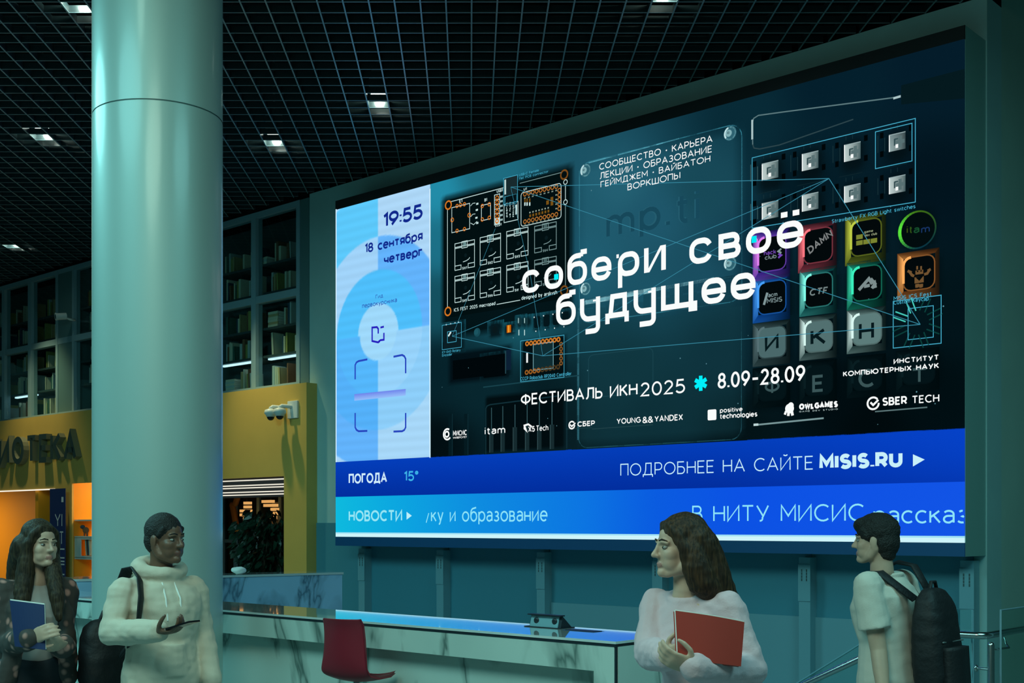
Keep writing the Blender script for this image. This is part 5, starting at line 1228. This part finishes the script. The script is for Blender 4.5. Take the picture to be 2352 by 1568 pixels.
def hand(mb, Wr, d, nrm, side=1, curl=(.5, .6, .4), size=1.0, thumb=(.5, .4)):
    "palm from the wrist along d, the palm facing nrm, thumb on the side*lateral edge"
    d = Vector(d).normalized(); nrm = Vector(nrm); nrm = (nrm - d * nrm.dot(d)).normalized(); lat = d.cross(nrm) * side; L = size
    c = Wr + d * .048 * L
    mb.tube([Wr - d * .03, Wr + d * .012], [.028 * L, .027 * L], 12)
    mb.ell(c, (.052 * L, .041 * L, .017 * L), (d, lat, nrm)); mb.ell(c + d * .018 * L, (.040 * L, .042 * L, .015 * L), (d, lat, nrm))
    for k, (off, ln, r) in enumerate(((.030, .078, .0098), (.010, .087, .0102), (-.011, .081, .0098), (-.030, .064, .0088))):
        p = c + d * .040 * L + lat * off * L; a = 0; pts = [p - d * .02 * L, p]; sp = lat * off * 1.2
        dd = (d + sp).normalized()
        for q, fr in enumerate((.46, .30, .24)):
            a += curl[q] * (1 + .10 * (k - 1.5)); p = p + (dd * math.cos(a) + nrm * math.sin(a)) * ln * fr * L; pts.append(p)
        mb.tube(pts, [r * L * v for v in (1.05, 1.05, 1.0, .92, .8)], 10)
    p = Wr + d * .022 * L + lat * .030 * L
    t1 = p + (d * .6 + lat * .75 * thumb[0] * 2 + nrm * thumb[1]).normalized() * .040 * L; t2 = t1 + (d * .85 + lat * .25 + nrm * thumb[1]).normalized() * .033 * L; t3 = t2 + (d * .95 + nrm * thumb[1]).normalized() * .022 * L
    mb.tube([p - lat * .012 * L, p, t1, t2, t3], [.013 * L, .0125 * L, .0112 * L, .0102 * L, .008 * L], 10)
def leg(mb, hip, knee, ank, f, inf=0.0, foot=True):
    mb.tube([hip, lerp(hip, knee, .45), knee], [.085 + inf, .076 + inf, .056 + inf], 16); mb.tube([knee, lerp(knee, ank, .35), ank], [.055 + inf, .055 + inf, .038 + inf * 1.4], 16)
    if foot: mb.tube([ank + Vector((0, 0, -.035)) - f.F * .04, ank + Vector((0, 0, -.045)) + f.F * .06, ank + Vector((0, 0, -.052)) + f.F * .15], [.038, .038, .028], 12)
def head(mb, c, f, k=1.0):
    F_, R_ = f.HF, f.HR
    q = lambda a, b, u: c + F_ * a * k + R_ * b * k + UP * u * k
    ax = (F_, R_, UP); e = lambda a, b, u, r: mb.ell(q(a, b, u), tuple(v * k for v in r), ax, 24, 16)
    e(-.014, 0, .034, (.096, .076, .084)); e(.022, 0, -.026, (.066, .061, .086)); e(.040, 0, -.055, (.046, .048, .052)); e(.068, 0, -.097, (.024, .027, .020))
    for b in (-1, 1):
        mb.tube([q(-.012, b * .058, -.04), q(.012, b * .052, -.078), q(.058, b * .016, -.102)], [.023 * k, .022 * k, .017 * k], 12)
        e(.050, b * .036, -.028, (.030, .027, .030)); e(.042, b * .030, -.060, (.036, .029, .036)); e(-.008, b * .078, -.010, (.020, .007, .031)); e(-.004, b * .076, -.034, (.010, .007, .012))
        e(.095, b * .010, -.035, (.010, .009, .008))
        mb.tube([q(.070, b * .048, .014), q(.084, b * .028, .021), q(.086, b * .012, .016)], [.007 * k, .008 * k, .006 * k], 10)
        mb.tube([q(.082, b * .021, -.067), q(.089, b * .008, -.0625), q(.090, 0, -.064)], [.003 * k, .0046 * k, .0045 * k], 8); mb.tube([q(.081, b * .019, -.070), q(.087, b * .008, -.0745), q(.087, 0, -.075)], [.003 * k, .005 * k, .0052 * k], 8)
    mb.tube([q(.084, 0, .014), q(.095, 0, -.012), q(.107, 0, -.031)], [.0085 * k, .0095 * k, .0115 * k], 12)
    mb.tube([q(-.026, 0, -.05), q(-.030, 0, -.10), q(-.034, 0, -.165)], [.058 * k, .054 * k, .058 * k], 18)
    return q
def face_parts(root, q, f, k, brow_m, iris_m):
    for b in (-1, 1):
        m = MB(); ax = (f.HF, f.HR, UP)
        m.ell(q(.0730, b * .031, -.002), (.0115 * k, .0130 * k, .0065 * k), ax, 14, 10, 0); m.ell(q(.0800, b * .0315, -.002), (.0058 * k, .0062 * k, .0058 * k), ax, 12, 8, 1)
        obj('eye', m, [M['eyewhite'], iris_m], root, smooth=True)
        m = MB().tube([q(.072, b * .048, .022), q(.0865, b * .032, .028), q(.0895, b * .014, .024)], [.002, .0036, .003], 8)
        obj('eyebrow', m, brow_m, root, smooth=True)
def body_mats(me, q, f, k, skin, lip):
    lc = q(.089, 0, -.0685); n = len(me.polygons)
    for p in me.polygons:
        d = p.center - lc
        if abs(d.dot(f.HR)) < .021 * k and abs(d.z) < (.0125 - .22 * abs(d.dot(f.HR))) * k and abs(d.dot(f.HF)) < .02 * k: p.material_index = 1
M['eyewhite'] = mat('eye_white', (.34, .32, .29), .4)
M['iris'] = mat('iris', (.03, .02, .012), .2)
M['lip'] = mat('lips', (.42, .20, .16), .45); M['lipd'] = mat('lips_dark', (.16, .065, .05), .45)
M['skin'] = mat('skin_fair', (.56, .36, .26), .5, var=.06, vscale=18); M['skind'] = mat('skin_deep', (.15, .075, .045), .45, var=.06, vscale=18)
M['hairb'] = hairmat('hair_brown', (.016, .010, .005), (.060, .040, .020)); M['hairk'] = mat('hair_black', (.008, .007, .006), .6, bump=.9, bscale=160)
M['hairw'] = hairmat('hair_chestnut', (.018, .009, .004), (.075, .036, .014))
M['hoodie'] = mat('cream_fleece', (.62, .53, .42), .85, bump=.12, bscale=220); M['jeans'] = mat('dark_jeans', (.03, .04, .06), .8); M['shoe'] = mat('shoe', (.3, .3, .3), .6)
M['pink'] = mat('pale_pink_cotton', (.64, .46, .49), .8, bump=.15, bscale=120); M['tee'] = mat('white_cotton', (.66, .60, .52), .85, bump=.12, bscale=150); M['greytop'] = mat('grey_shirt', (.40, .36, .34), .85)
M['skirt'] = mat('dark_skirt', (.02, .026, .034), .8); M['nylon'] = mat('black_nylon', (.006, .007, .009), .65, bump=.3, bscale=60); M['phone'] = mat('phone_black', (.01, .01, .012), .15)
M['redcover'] = mat('red_cover', (.42, .045, .03), .45); M['bluecover'] = mat('navy_cover', (.010, .026, .10), .5)
fm = mat('floral_print', (.05, .04, .035), .8); nt_ = fm.node_tree; tc_ = nt_.nodes.new('ShaderNodeTexCoord'); vo = nt_.nodes.new('ShaderNodeTexVoronoi'); vo.inputs['Scale'].default_value = 19; rp = nt_.nodes.new('ShaderNodeValToRGB')
rp.color_ramp.elements[0].color = (.46, .22, .18, 1); rp.color_ramp.elements[0].position = .22; rp.color_ramp.elements[1].color = (.05, .04, .035, 1); rp.color_ramp.elements[1].position = .42
nt_.links.new(tc_.outputs['Object'], vo.inputs['Vector']); nt_.links.new(vo.outputs['Distance'], rp.inputs[0]); nt_.links.new(rp.outputs[0], nt_.nodes['Principled BSDF'].inputs['Base Color']); M['floral'] = fm

def figure(name_label, f, headc, k, neck, pelvis, armsL, armsR, knees, skin, lip, female, hands):
    root = thing('person', name_label, 'person', (pelvis.x, pelvis.y, 0))
    b = MB(); q = head(b, headc, f, k)
    b.tube([headc + f.HF * -.034 * k + UP * -.15 * k, lerp(headc + UP * -.2 * k, neck, .6), neck + UP * -.04], [.056 * k, .058 * k, .07 * k], 16)
    torso(b, f, neck, pelvis, .98 if not female else 1.0, 0, female=female)
    hw = .088
    for A3, sgn in ((armsL, -1), (armsR, 1)):
        sh = lerp(neck, A3[0], .3) + UP * -.03
        b.tube([sh, A3[0]], [.05, .054], 12)
        arm(b, *A3, r=(.052, .043, .039, .027) if not female else (.045, .037, .034, .024))
    for h in hands: hand(b, **h)
    legs = []
    for (kn, an), sgn in zip(knees, (-1, 1)):
        hip = pelvis + f.R * hw * sgn + UP * -.02; leg(b, hip, kn, an, f); legs.append((hip, kn, an))
    me = remeshed(b, .0045, 8); body_mats(me, q, f, k, skin, lip)
    pobj('body', me, [skin, lip], root)
    return root, q, legs
def trousers(root, f, pelvis, legs, m, top=.03, inf=.012):
    b = MB(); c = pelvis
    b.loft([oval(c + UP * z, a + inf, d + inf, f.R, f.F) for z, a, d in ((-.13, .14, .10), (-.05, .166, .118), (-.01, .165, .117), (top, .158, .112))])
    for hip, kn, an in legs: leg(b, hip, kn, an + UP * .02, f, inf, False)
    pobj('trousers', remeshed(b, .009, 3, .004, 9), m, root)
    for hip, kn, an in legs:
        s = MB().tube([an + UP * -.045 - f.F * .05, an + UP * -.05 + f.F * .06, an + UP * -.055 + f.F * .17], [.044, .044, .034], 14)
        s.v = [(x, y, max(.002, z)) for x, y, z in s.v]; obj('shoe', s, M['shoe'], root, smooth=True)

# ---------------------------------------------------------------- young man in the cream hoodie, looking across, phone in hand
f = Fig(5.77, (.62, -.78), (.86, -.51))
hc = f.p(381, 1238); nk = f.p(368, 1322, .02); pv = f.p(372, 1556, .02)
SR_, SL_ = nk + f.R * .180 + UP * -.075, nk - f.R * .170 + UP * -.075
ER, WRr = f.p(256, 1452, -.16), f.p(364, 1450, -.34)
EL, WLl = f.p(462, 1452, .16), f.p(486, 1560, .06)
hd = (f.p(410, 1446, -.38) - WRr).normalized()
root, q, legs = figure('young man in a cream hoodie walking in front of the round column, looking at nothing while holding a phone', f, hc, .97, nk, pv, (SL_, EL, WLl), (SR_, ER, WRr),
    [(f.p(340, 1790, -.05), Vector((f.p(335, 1790, .15).x, 5.95, .085))), (f.p(405, 1790, -.1), Vector((f.p(430, 1790, -.2).x, 5.5, .085)))], M['skind'], M['lipd'], False,
    [dict(Wr=WRr, d=hd, nrm=UP + hd * -.2, side=1, curl=(.55, .7, .5), thumb=(.35, .9)), dict(Wr=WLl, d=(.1, -.1, -1), nrm=f.R, side=-1, curl=(.3, .35, .25))])
root['label'] = 'young man in a cream hoodie standing before the round column with a phone'
face_parts(root, q, f, .97, M['hairk'], M['iris'])
k = .97; ax = (f.HF, f.HR, UP); b = MB()
b.ell(q(-.020, 0, .044), (.098 * k, .083 * k, .088 * k), ax, 28, 18); b.ell(q(-.05, 0, -.005), (.064 * k, .077 * k, .075 * k), ax, 24, 16)
for s in (-1, 1): b.tube([q(.045, s * .064, .052), q(.022, s * .074, .02)], [.012, .009], 8)
pobj('hair', remeshed(b, .005, 3, .0012, 60), M['hairk'], root)
trousers(root, f, pv, legs, M['jeans'])
b = MB(); torso(b, f, nk + UP * -.02, pv, 1.02, .026, low=-.18, neckr=.07)
for A3, u in (((SL_, EL, WLl), 1), ((SR_, ER, WRr), 1)):
    b.tube([lerp(nk, A3[0], .2) + UP * -.035, A3[0] + UP * -.008], [.066, .068], 14); arm(b, *A3, r=(.052, .047, .044, .034), inf=.020); 
    d_ = (A3[2] - A3[1]).normalized(); b.tube([A3[2] - d_ * .05, A3[2] - d_ * .012], [.046, .036], 14)
# hood lying round the neck and over the back, waist rib, pocket
ring = [nk + UP * (.030 + .022 * math.cos(t + math.pi)) + f.F * (.078 * math.cos(t) - .01) + f.R * .095 * math.sin(t) for t in [2 * math.pi * i / 20 for i in range(20)]]
b.tube(ring + ring[:1], [.034 + .014 * (1 - math.cos(2 * math.pi * i / 20)) / 2 for i in range(21)], 12, round_ends=False)
b.ell(nk - f.F * .105 + UP * -.02, (.07, .115, .085), (f.F, f.R, UP)); b.ell(nk - f.F * .095 + UP * .045, (.055, .095, .05), (f.F, f.R, UP))
b.loft([oval(pv + UP * z + f.F * (.055 + .0 * z), a, .105, f.R, f.F) for z, a in ((.02, .10), (.06, .12), (.17, .085))])
pobj('hoodie', remeshed(b, .006, 4, .006, 13, 3.0), M['hoodie'], root)
b = MB()
for s in (-1, 1): b.tube([nk + f.F * .088 + f.R * .03 * s + UP * -.03, nk + f.F * .142 + f.R * .036 * s + UP * -.1, nk + f.F * .158 + f.R * .034 * s + UP * -.2], .0045, 8)
obj('drawstring', b, M['paper'], root, smooth=True)
# phone
pd = (f.p(449, 1427, -.46) - f.p(404, 1441, -.40)).normalized(); pn_ = (UP - pd * UP.dot(pd)).normalized(); pl_ = pd.cross(pn_)
pc_ = f.p(420, 1437, -.41)
ph = MB().loft([[pc_ + pd * a + pl_ * b_ + pn_ * z for a, b_ in ((-.074, -.033), (-.070, -.036), (.070, -.036), (.074, -.033), (.074, .033), (.070, .036), (-.070, .036), (-.074, .033))] for z in (.0, .008)])
pt_ = thing('mobile_phone', 'dark mobile phone held out by the man in the hoodie', 'phone', tuple(pc_))
obj('case', ph, M['phone'], pt_)
obj('screen', MB().loft([[pc_ + pd * a + pl_ * b_ + pn_ * z for a, b_ in ((-.068, -.031), (.068, -.031), (.068, .031), (-.068, .031))] for z in (.0081, .0086)]), M['lens_dark'], pt_)
def backpack(lb, f, c, w, h, d, strap_pts_list, lean=0.0, vis=True):
    t = thing('backpack', lb, 'backpack', tuple(c))
    B_ = -f.F; u = (UP + f.F * lean).normalized(); b = MB(); rings = []
    for z, a, e in ((-.5, .72, .62), (-.47, .86, .8), (-.3, .98, 1), (0, 1, 1.0), (.25, .95, .86), (.40, .82, .66), (.48, .58, .42), (.5, .4, .3)):
        rings.append([c + u * h * z + f.R * (w / 2 * a * math.copysign(abs(math.cos(q_)) ** .6, math.cos(q_))) + B_ * (d / 2 * e * math.copysign(abs(math.sin(q_)) ** .6, math.sin(q_))) for q_ in [2 * math.pi * i / 28 for i in range(28)]])
    b.loft(rings); pobj('bag', remeshed(b, .008, 3, .006, 9), M['nylon'], t)
    pk = MB(); pk.loft([[c + u * h * z + B_ * (d * .42 + .05 * e) + f.R * (w * .36 * x) for x, e in ((-1, 0), (-.9, .8), (0, 1), (.9, .8), (1, 0))] for z in (-.40, -.38, -.06, -.03)])
    obj('front_pocket', pk, M['nylon'], t, smooth=True)
    obj('zip', MB().tube([c + u * h * .02 + B_ * d * .47 + f.R * (w * .36 * x) for x in (-1, -.4, .2, 1)], .004, 6), M['fix'], t)
    obj('grab_handle', MB().tube([c + u * h * .46 + f.R * -.04, c + u * (h * .46 + .05) + f.R * -.02, c + u * (h * .46 + .05) + f.R * .02, c + u * h * .46 + f.R * .04], .009, 8), M['nylon'], t, smooth=True)
    for pts, flat in strap_pts_list:
        obj('strap', MB().tube(pts, .028, 12, round_ends=False, flat=(flat, .28)), M['nylon'], t, smooth=True)
    return t
bc_ = f.p(246, 1505, .20)
bpk = backpack('black backpack hanging low behind the man in the hoodie', f, bc_, .27, .36, .17,
    [([f.p(272, 1440, .10), f.p(276, 1350, .06), f.p(291, 1311, .0), f.p(308, 1309, -.05), f.p(321, 1330, -.12), f.p(324, 1370, -.17), f.p(319, 1420, -.19), f.p(306, 1468, -.13), f.p(280, 1500, .06)], (.2, -1, .3))])

# ---------------------------------------------------------------- long-haired woman with the navy folder
f = Fig(5.9, (.60, -.80), (.80, -.60))
hc = f.p(92, 1249); k = .93; nk = f.p(78, 1336, .02); pv = f.p(70, 1580, .02)
SR_, SL_ = nk + f.R * .155 + UP * -.045, nk - f.R * .15 + UP * -.045
ER, WRr = f.p(22, 1476, -.10), f.p(72, 1466, -.36); EL, WLl = f.p(138, 1482, .03), f.p(146, 1485, -.22)
h1 = (f.p(112, 1446, -.42) - WRr).normalized(); h2 = (f.p(118, 1478, -.40) - WLl).normalized()
root, q, legs = figure('long-haired woman in a grey shirt and floral jacket walking, hugging a navy folder', f, hc, k, nk, pv, (SL_, EL, WLl), (SR_, ER, WRr),
    [(f.p(45, 1800, -.05), Vector((f.p(30, 1800, .1).x, 6.05, .085))), (f.p(90, 1800, -.1), Vector((f.p(115, 1800, -.2).x, 5.65, .085)))], M['skin'], M['lip'], True,
    [dict(Wr=WRr, d=h1, nrm=Vector((.3, 1, -.1)), side=-1, curl=(.35, .5, .4), size=.92), dict(Wr=WLl, d=h2, nrm=Vector((-.2, 1, .1)), side=1, curl=(.45, .6, .4), size=.92)])
face_parts(root, q, f, k, M['hairb'], M['iris'])
def long_hair(root, q, f, k, m, locks, part_=0.0):
    ax = (f.HF, f.HR, UP); b = MB()
    b.ell(q(-.020, 0, .046), (.098 * k, .086 * k, .088 * k), ax, 28, 18); b.ell(q(-.058, 0, -.02), (.066 * k, .084 * k, .10 * k), ax, 24, 16)
    for s in (-1, 1):
        b.tube([q(.058, s * .030, .088), q(.040, s * .066, .055), q(.022, s * .082, .0), q(.0, s * .084, -.07)], [.012, .018, .022, .026], 10)
    for pts, rad in locks: b.tube(pts, rad, 14)
    me = remeshed(b, .006, 6, .0025, 22); pobj('hair', me, m, root)
long_hair(root, q, f, k, M['hairb'], [
    ([q(-.05, .05, -.02), f.p(52, 1300, .05), f.p(44, 1370, .06), f.p(38, 1436, .05)], [.075, .075, .062, .03]),
    ([q(.0, .078, -.05), f.p(58, 1318, -.06), f.p(50, 1380, -.10), f.p(46, 1425, -.12)], [.035, .046, .042, .02]),
    ([q(-.01, -.08, -.05), f.p(122, 1310, -.02), f.p(131, 1370, -.08), f.p(135, 1420, -.11)], [.034, .042, .04, .018]),
    ([q(-.06, -.04, -.04), f.p(110, 1320, .08), f.p(118, 1390, .08)], [.06, .06, .03])])
b = MB(); b.loft([oval(pv + UP * z, a, d_, f.R, f.F) for z, a, d_ in ((-.55, .27, .22), (-.3, .24, .19), (-.08, .21, .16), (.05, .196, .148), (.15, .172, .132))])
pobj('skirt', remeshed(b, .010, 3, .008, 8), M['skirt'], root)
for hip, kn, an in legs:
    s = MB().tube([an + UP * -.045 - f.F * .05, an + UP * -.05 + f.F * .06, an + UP * -.055 + f.F * .16], [.04, .04, .03], 14)
    s.v = [(x, y, max(.002, z)) for x, y, z in s.v]; obj('shoe', s, M['skirt'], root, smooth=True)
b = MB(); torso(b, f, nk + UP * -.012, pv, 1.0, .012, low=-.05, female=True, neckr=.085)
pobj('shirt', remeshed(b, .007, 3, .004, 12), M['greytop'], root)
b = MB()
for A3 in ((SL_, EL, WLl), (SR_, ER, WRr)):
    b.tube([lerp(nk, A3[0], .45) + UP * -.03, A3[0]], [.058, .066], 14); arm(b, *A3, r=(.047, .042, .042, .036), inf=.022)
for s, wd_ in ((1, .055), (-1, .055)):
    b.tube([nk + f.R * s * .085 + f.F * .02 + UP * -.02, nk + f.R * s * .115 + f.F * .10 + UP * -.14, nk + f.R * s * .125 + f.F * .115 + UP * -.30, pv + f.R * s * .145 + f.F * .10 + UP * .05], [.03, .042, .045, .05], 12)
b.loft([oval(lerp(pv, nk, t) - f.F * .03, a, d_, f.R, f.F) for t, a, d_ in ((-.10, .185, .112), (.2, .158, .098), (.6, .160, .105), (.85, .165, .085), (.94, .12, .07))])
pobj('floral_jacket', remeshed(b, .007, 3, .006, 12), M['floral'], root)
def folder(lb, pts, th, cover, name='folder', bulge=.0):
    "a folder of papers from its four outer corners, top edge first"
    a, b_, c, e = pts; n_ = (b_ - a).cross(e - a).normalized(); ctr = (a + b_ + c + e) / 4
    if n_.dot(Vector((0, 0, H)) - ctr) < 0: n_ = -n_
    t = thing(name, lb, 'folder', tuple(ctr - UP * .12))
    def slab(z0, z1, u0, u1, v0, v1, mi_, nm, mm, bow=0):
        rings = []
        for i in range(13):
            u = u0 + (u1 - u0) * i / 12; row = []
            for v in (v0, v1):
                p = lerp(lerp(a, b_, u), lerp(e, c, u), v) + n_ * bow * math.sin(math.pi * u); row.append(p)
            rings.append([row[0] + n_ * z0, row[1] + n_ * z0, row[1] + n_ * z1, row[0] + n_ * z1])
        obj(nm, MB().loft(rings), mm, t)
    slab(-.003, 0, 0, 1, 0, 1, 0, 'cover', cover, bulge); slab(-.003 - th, -.0035, .01, 1.0, -.028, .985, 0, 'papers', M['paper'], bulge); slab(-.006 - th, -.0032 - th, 0, 1, 0, 1, 0, 'cover', cover, bulge)
    return t
folder('navy folder with pale papers hugged by the long-haired woman', [f.p(22, 1378, -.34), f.p(101, 1388, -.36), f.p(104, 1492, -.40), f.p(34, 1484, -.38)], .010, M['bluecover'], bulge=.004)

# ---------------------------------------------------------------- woman in the pale pink shirt with the red folder
f = Fig(4.6, (-.72, -.69), (-.97, -.22))
hc = f.p(1562, 1255); k = .99; nk = f.p(1588, 1362, .02); pv = f.p(1612, 1668, .04)
SR_, SL_ = nk + f.R * .16 + UP * -.05, nk - f.R * .165 + UP * -.05
ER, WRr = f.p(1492, 1500, -.02), f.p(1530, 1508, -.30); EL, WLl = f.p(1722, 1540, -.17), f.p(1594, 1532, -.42)
h1 = (f.p(1575, 1494, -.36) - WRr).normalized(); h2 = (f.p(1535, 1512, -.44) - WLl).normalized()
root, q, legs = figure('woman with long dark brown hair in a pale pink shirt carrying a red folder', f, hc, k, nk, pv, (SL_, EL, WLl), (SR_, ER, WRr),
    [(f.p(1660, 1960, -.05), Vector((f.p(1690, 1960, .1).x, 4.75, .085))), (f.p(1580, 1960, -.1), Vector((f.p(1555, 1960, -.2).x, 4.4, .085)))], M['skin'], M['lip'], True,
    [dict(Wr=WRr, d=h1, nrm=Vector((.2, .9, .2)), side=1, curl=(.25, .4, .35), size=.93), dict(Wr=WLl, d=h2, nrm=Vector((0, .8, .6)), side=-1, curl=(.45, .6, .45), size=.93)])
face_parts(root, q, f, k, M['hairw'], M['iris'])
long_hair(root, q, f, k, M['hairw'], [
    ([q(-.05, -.02, .01), f.p(1610, 1285, .01), f.p(1628, 1330, .01), f.p(1652, 1366, .02), f.p(1682, 1400, .04), f.p(1708, 1424, .05)], [.088, .092, .088, .070, .046, .018]),
    ([q(-.02, -.070, .0), f.p(1598, 1300, -.07), f.p(1614, 1340, -.07), f.p(1640, 1372, -.05)], [.040, .056, .056, .04]),
    ([q(-.02, .07, -.04), f.p(1580, 1330, .12), f.p(1590, 1375, .10)], [.034, .045, .02])])
trousers(root, f, pv, legs, M['jeans'])
b = MB(); torso(b, f, nk + UP * -.028, pv, 1.0, .024, low=-.13, female=True, neckr=.085)
for A3 in ((SL_, EL, WLl), (SR_, ER, WRr)):
    b.tube([lerp(nk, A3[0], .25) + UP * -.035, A3[0] + UP * -.008], [.058, .060], 14); arm(b, *A3, r=(.046, .045, .045, .036), inf=.020)
ring = [nk + UP * (-.002 - .03 * math.cos(t)) + f.F * (.072 * math.cos(t) - .004) + f.R * .082 * math.sin(t) for t in [2 * math.pi * i / 20 for i in range(20)]]
b.tube(ring + ring[:1], .017, 10, round_ends=False)
pobj('shirt', remeshed(b, .006, 3, .006, 13, 7.0), M['pink'], root)
folder('red folder full of white papers held by the woman in pink', [f.p(1552, 1402, -.40), f.p(1710, 1428, -.34), f.p(1702, 1530, -.38), f.p(1558, 1516, -.44)], .014, M['redcover'], bulge=.012)

# ---------------------------------------------------------------- young man seen from behind with a black backpack
f = Fig(5.8, (-.70, .71), (-.86, .50))
hc = f.p(2010, 1240); k = .95; nk = f.p(2034, 1318, .02); pv = f.p(2048, 1570, .02)
SR_, SL_ = nk + f.R * .18 + UP * -.045, nk - f.R * .18 + UP * -.045
EL, WLl = f.p(2018, 1492, -.14), f.p(2030, 1600, -.22); ER, WRr = f.p(2110, 1490, .16), f.p(2080, 1590, .28)
root, q, legs = figure('dark-haired young man in a white t-shirt seen from behind, walking toward the railing', f, hc, k, nk, pv, (SL_, EL, WLl), (SR_, ER, WRr),
    [(f.p(2015, 1800, .1), Vector((f.p(1990, 1800, .2).x, 6.05, .085))), (f.p(2085, 1800, .0), Vector((f.p(2105, 1800, -.1).x, 5.7, .085)))], M['skin'], M['lip'], False,
    [dict(Wr=WLl, d=(-.1, .05, -1), nrm=f.R, side=1, curl=(.3, .35, .25)), dict(Wr=WRr, d=(-.1, .1, -1), nrm=-f.R, side=-1, curl=(.3, .35, .25))])
face_parts(root, q, f, k, M['hairk'], M['iris'])
ax = (f.HF, f.HR, UP); b = MB()
b.ell(q(-.016, 0, .050), (.106 * k, .088 * k, .090 * k), ax, 28, 18); b.ell(q(-.05, 0, -.008), (.070 * k, .080 * k, .085 * k), ax, 24, 16); b.ell(q(.055, 0, .075), (.05 * k, .062 * k, .04 * k), ax)
b.ell(q(-.055, 0, -.065), (.045 * k, .06 * k, .05 * k), ax)
for s in (-1, 1): b.tube([q(.045, s * .066, .05), q(.02, s * .077, .015)], [.018, .012], 8)
pobj('hair', remeshed(b, .005, 3, .003, 40), M['hairk'], root)
trousers(root, f, pv, legs, M['jeans'])
b = MB(); torso(b, f, nk + UP * -.02, pv, 1.02, .026, low=-.14, neckr=.075)
for A3 in ((SL_, EL, WLl), (SR_, ER, WRr)):
    b.tube([lerp(nk, A3[0], .25) + UP * -.04, A3[0]], [.062, .066], 14); e2 = lerp(A3[0], A3[1], .68)
    b.tube([A3[0], lerp(A3[0], e2, .5), e2], [.068, .072, .076], 16, round_ends=False)
ring = [nk + UP * (-.016 - .016 * math.cos(t)) + f.F * (.066 * math.cos(t) - .005) + f.R * .074 * math.sin(t) for t in [2 * math.pi * i / 20 for i in range(20)]]
b.tube(ring + ring[:1], .013, 10, round_ends=False)
pobj('t_shirt', remeshed(b, .006, 4, .0045, 9, 5.0), M['tee'], root)
bc_ = nk - f.F * .240 + UP * -.31 + f.R * .02
backpack('black backpack on the shoulders of the young man in the white t-shirt', f, bc_, .29, .50, .17,
    [([bc_ + UP * .20 - f.R * .09 + f.F * .06, f.p(2052, 1338, -.10), f.p(2024, 1316, -.10), f.p(2000, 1314, -.06), f.p(1984, 1330, .06), f.p(1985, 1370, .12)], (-.2, -.3, 1)),
     ([bc_ + UP * .20 + f.R * .09 + f.F * .06, SR_ - f.R * .05 + UP * .085 - f.F * .08, SR_ - f.R * .055 + UP * .10, SR_ - f.R * .05 + UP * .06 + f.F * .10], (.2, -.3, 1))], lean=.06)
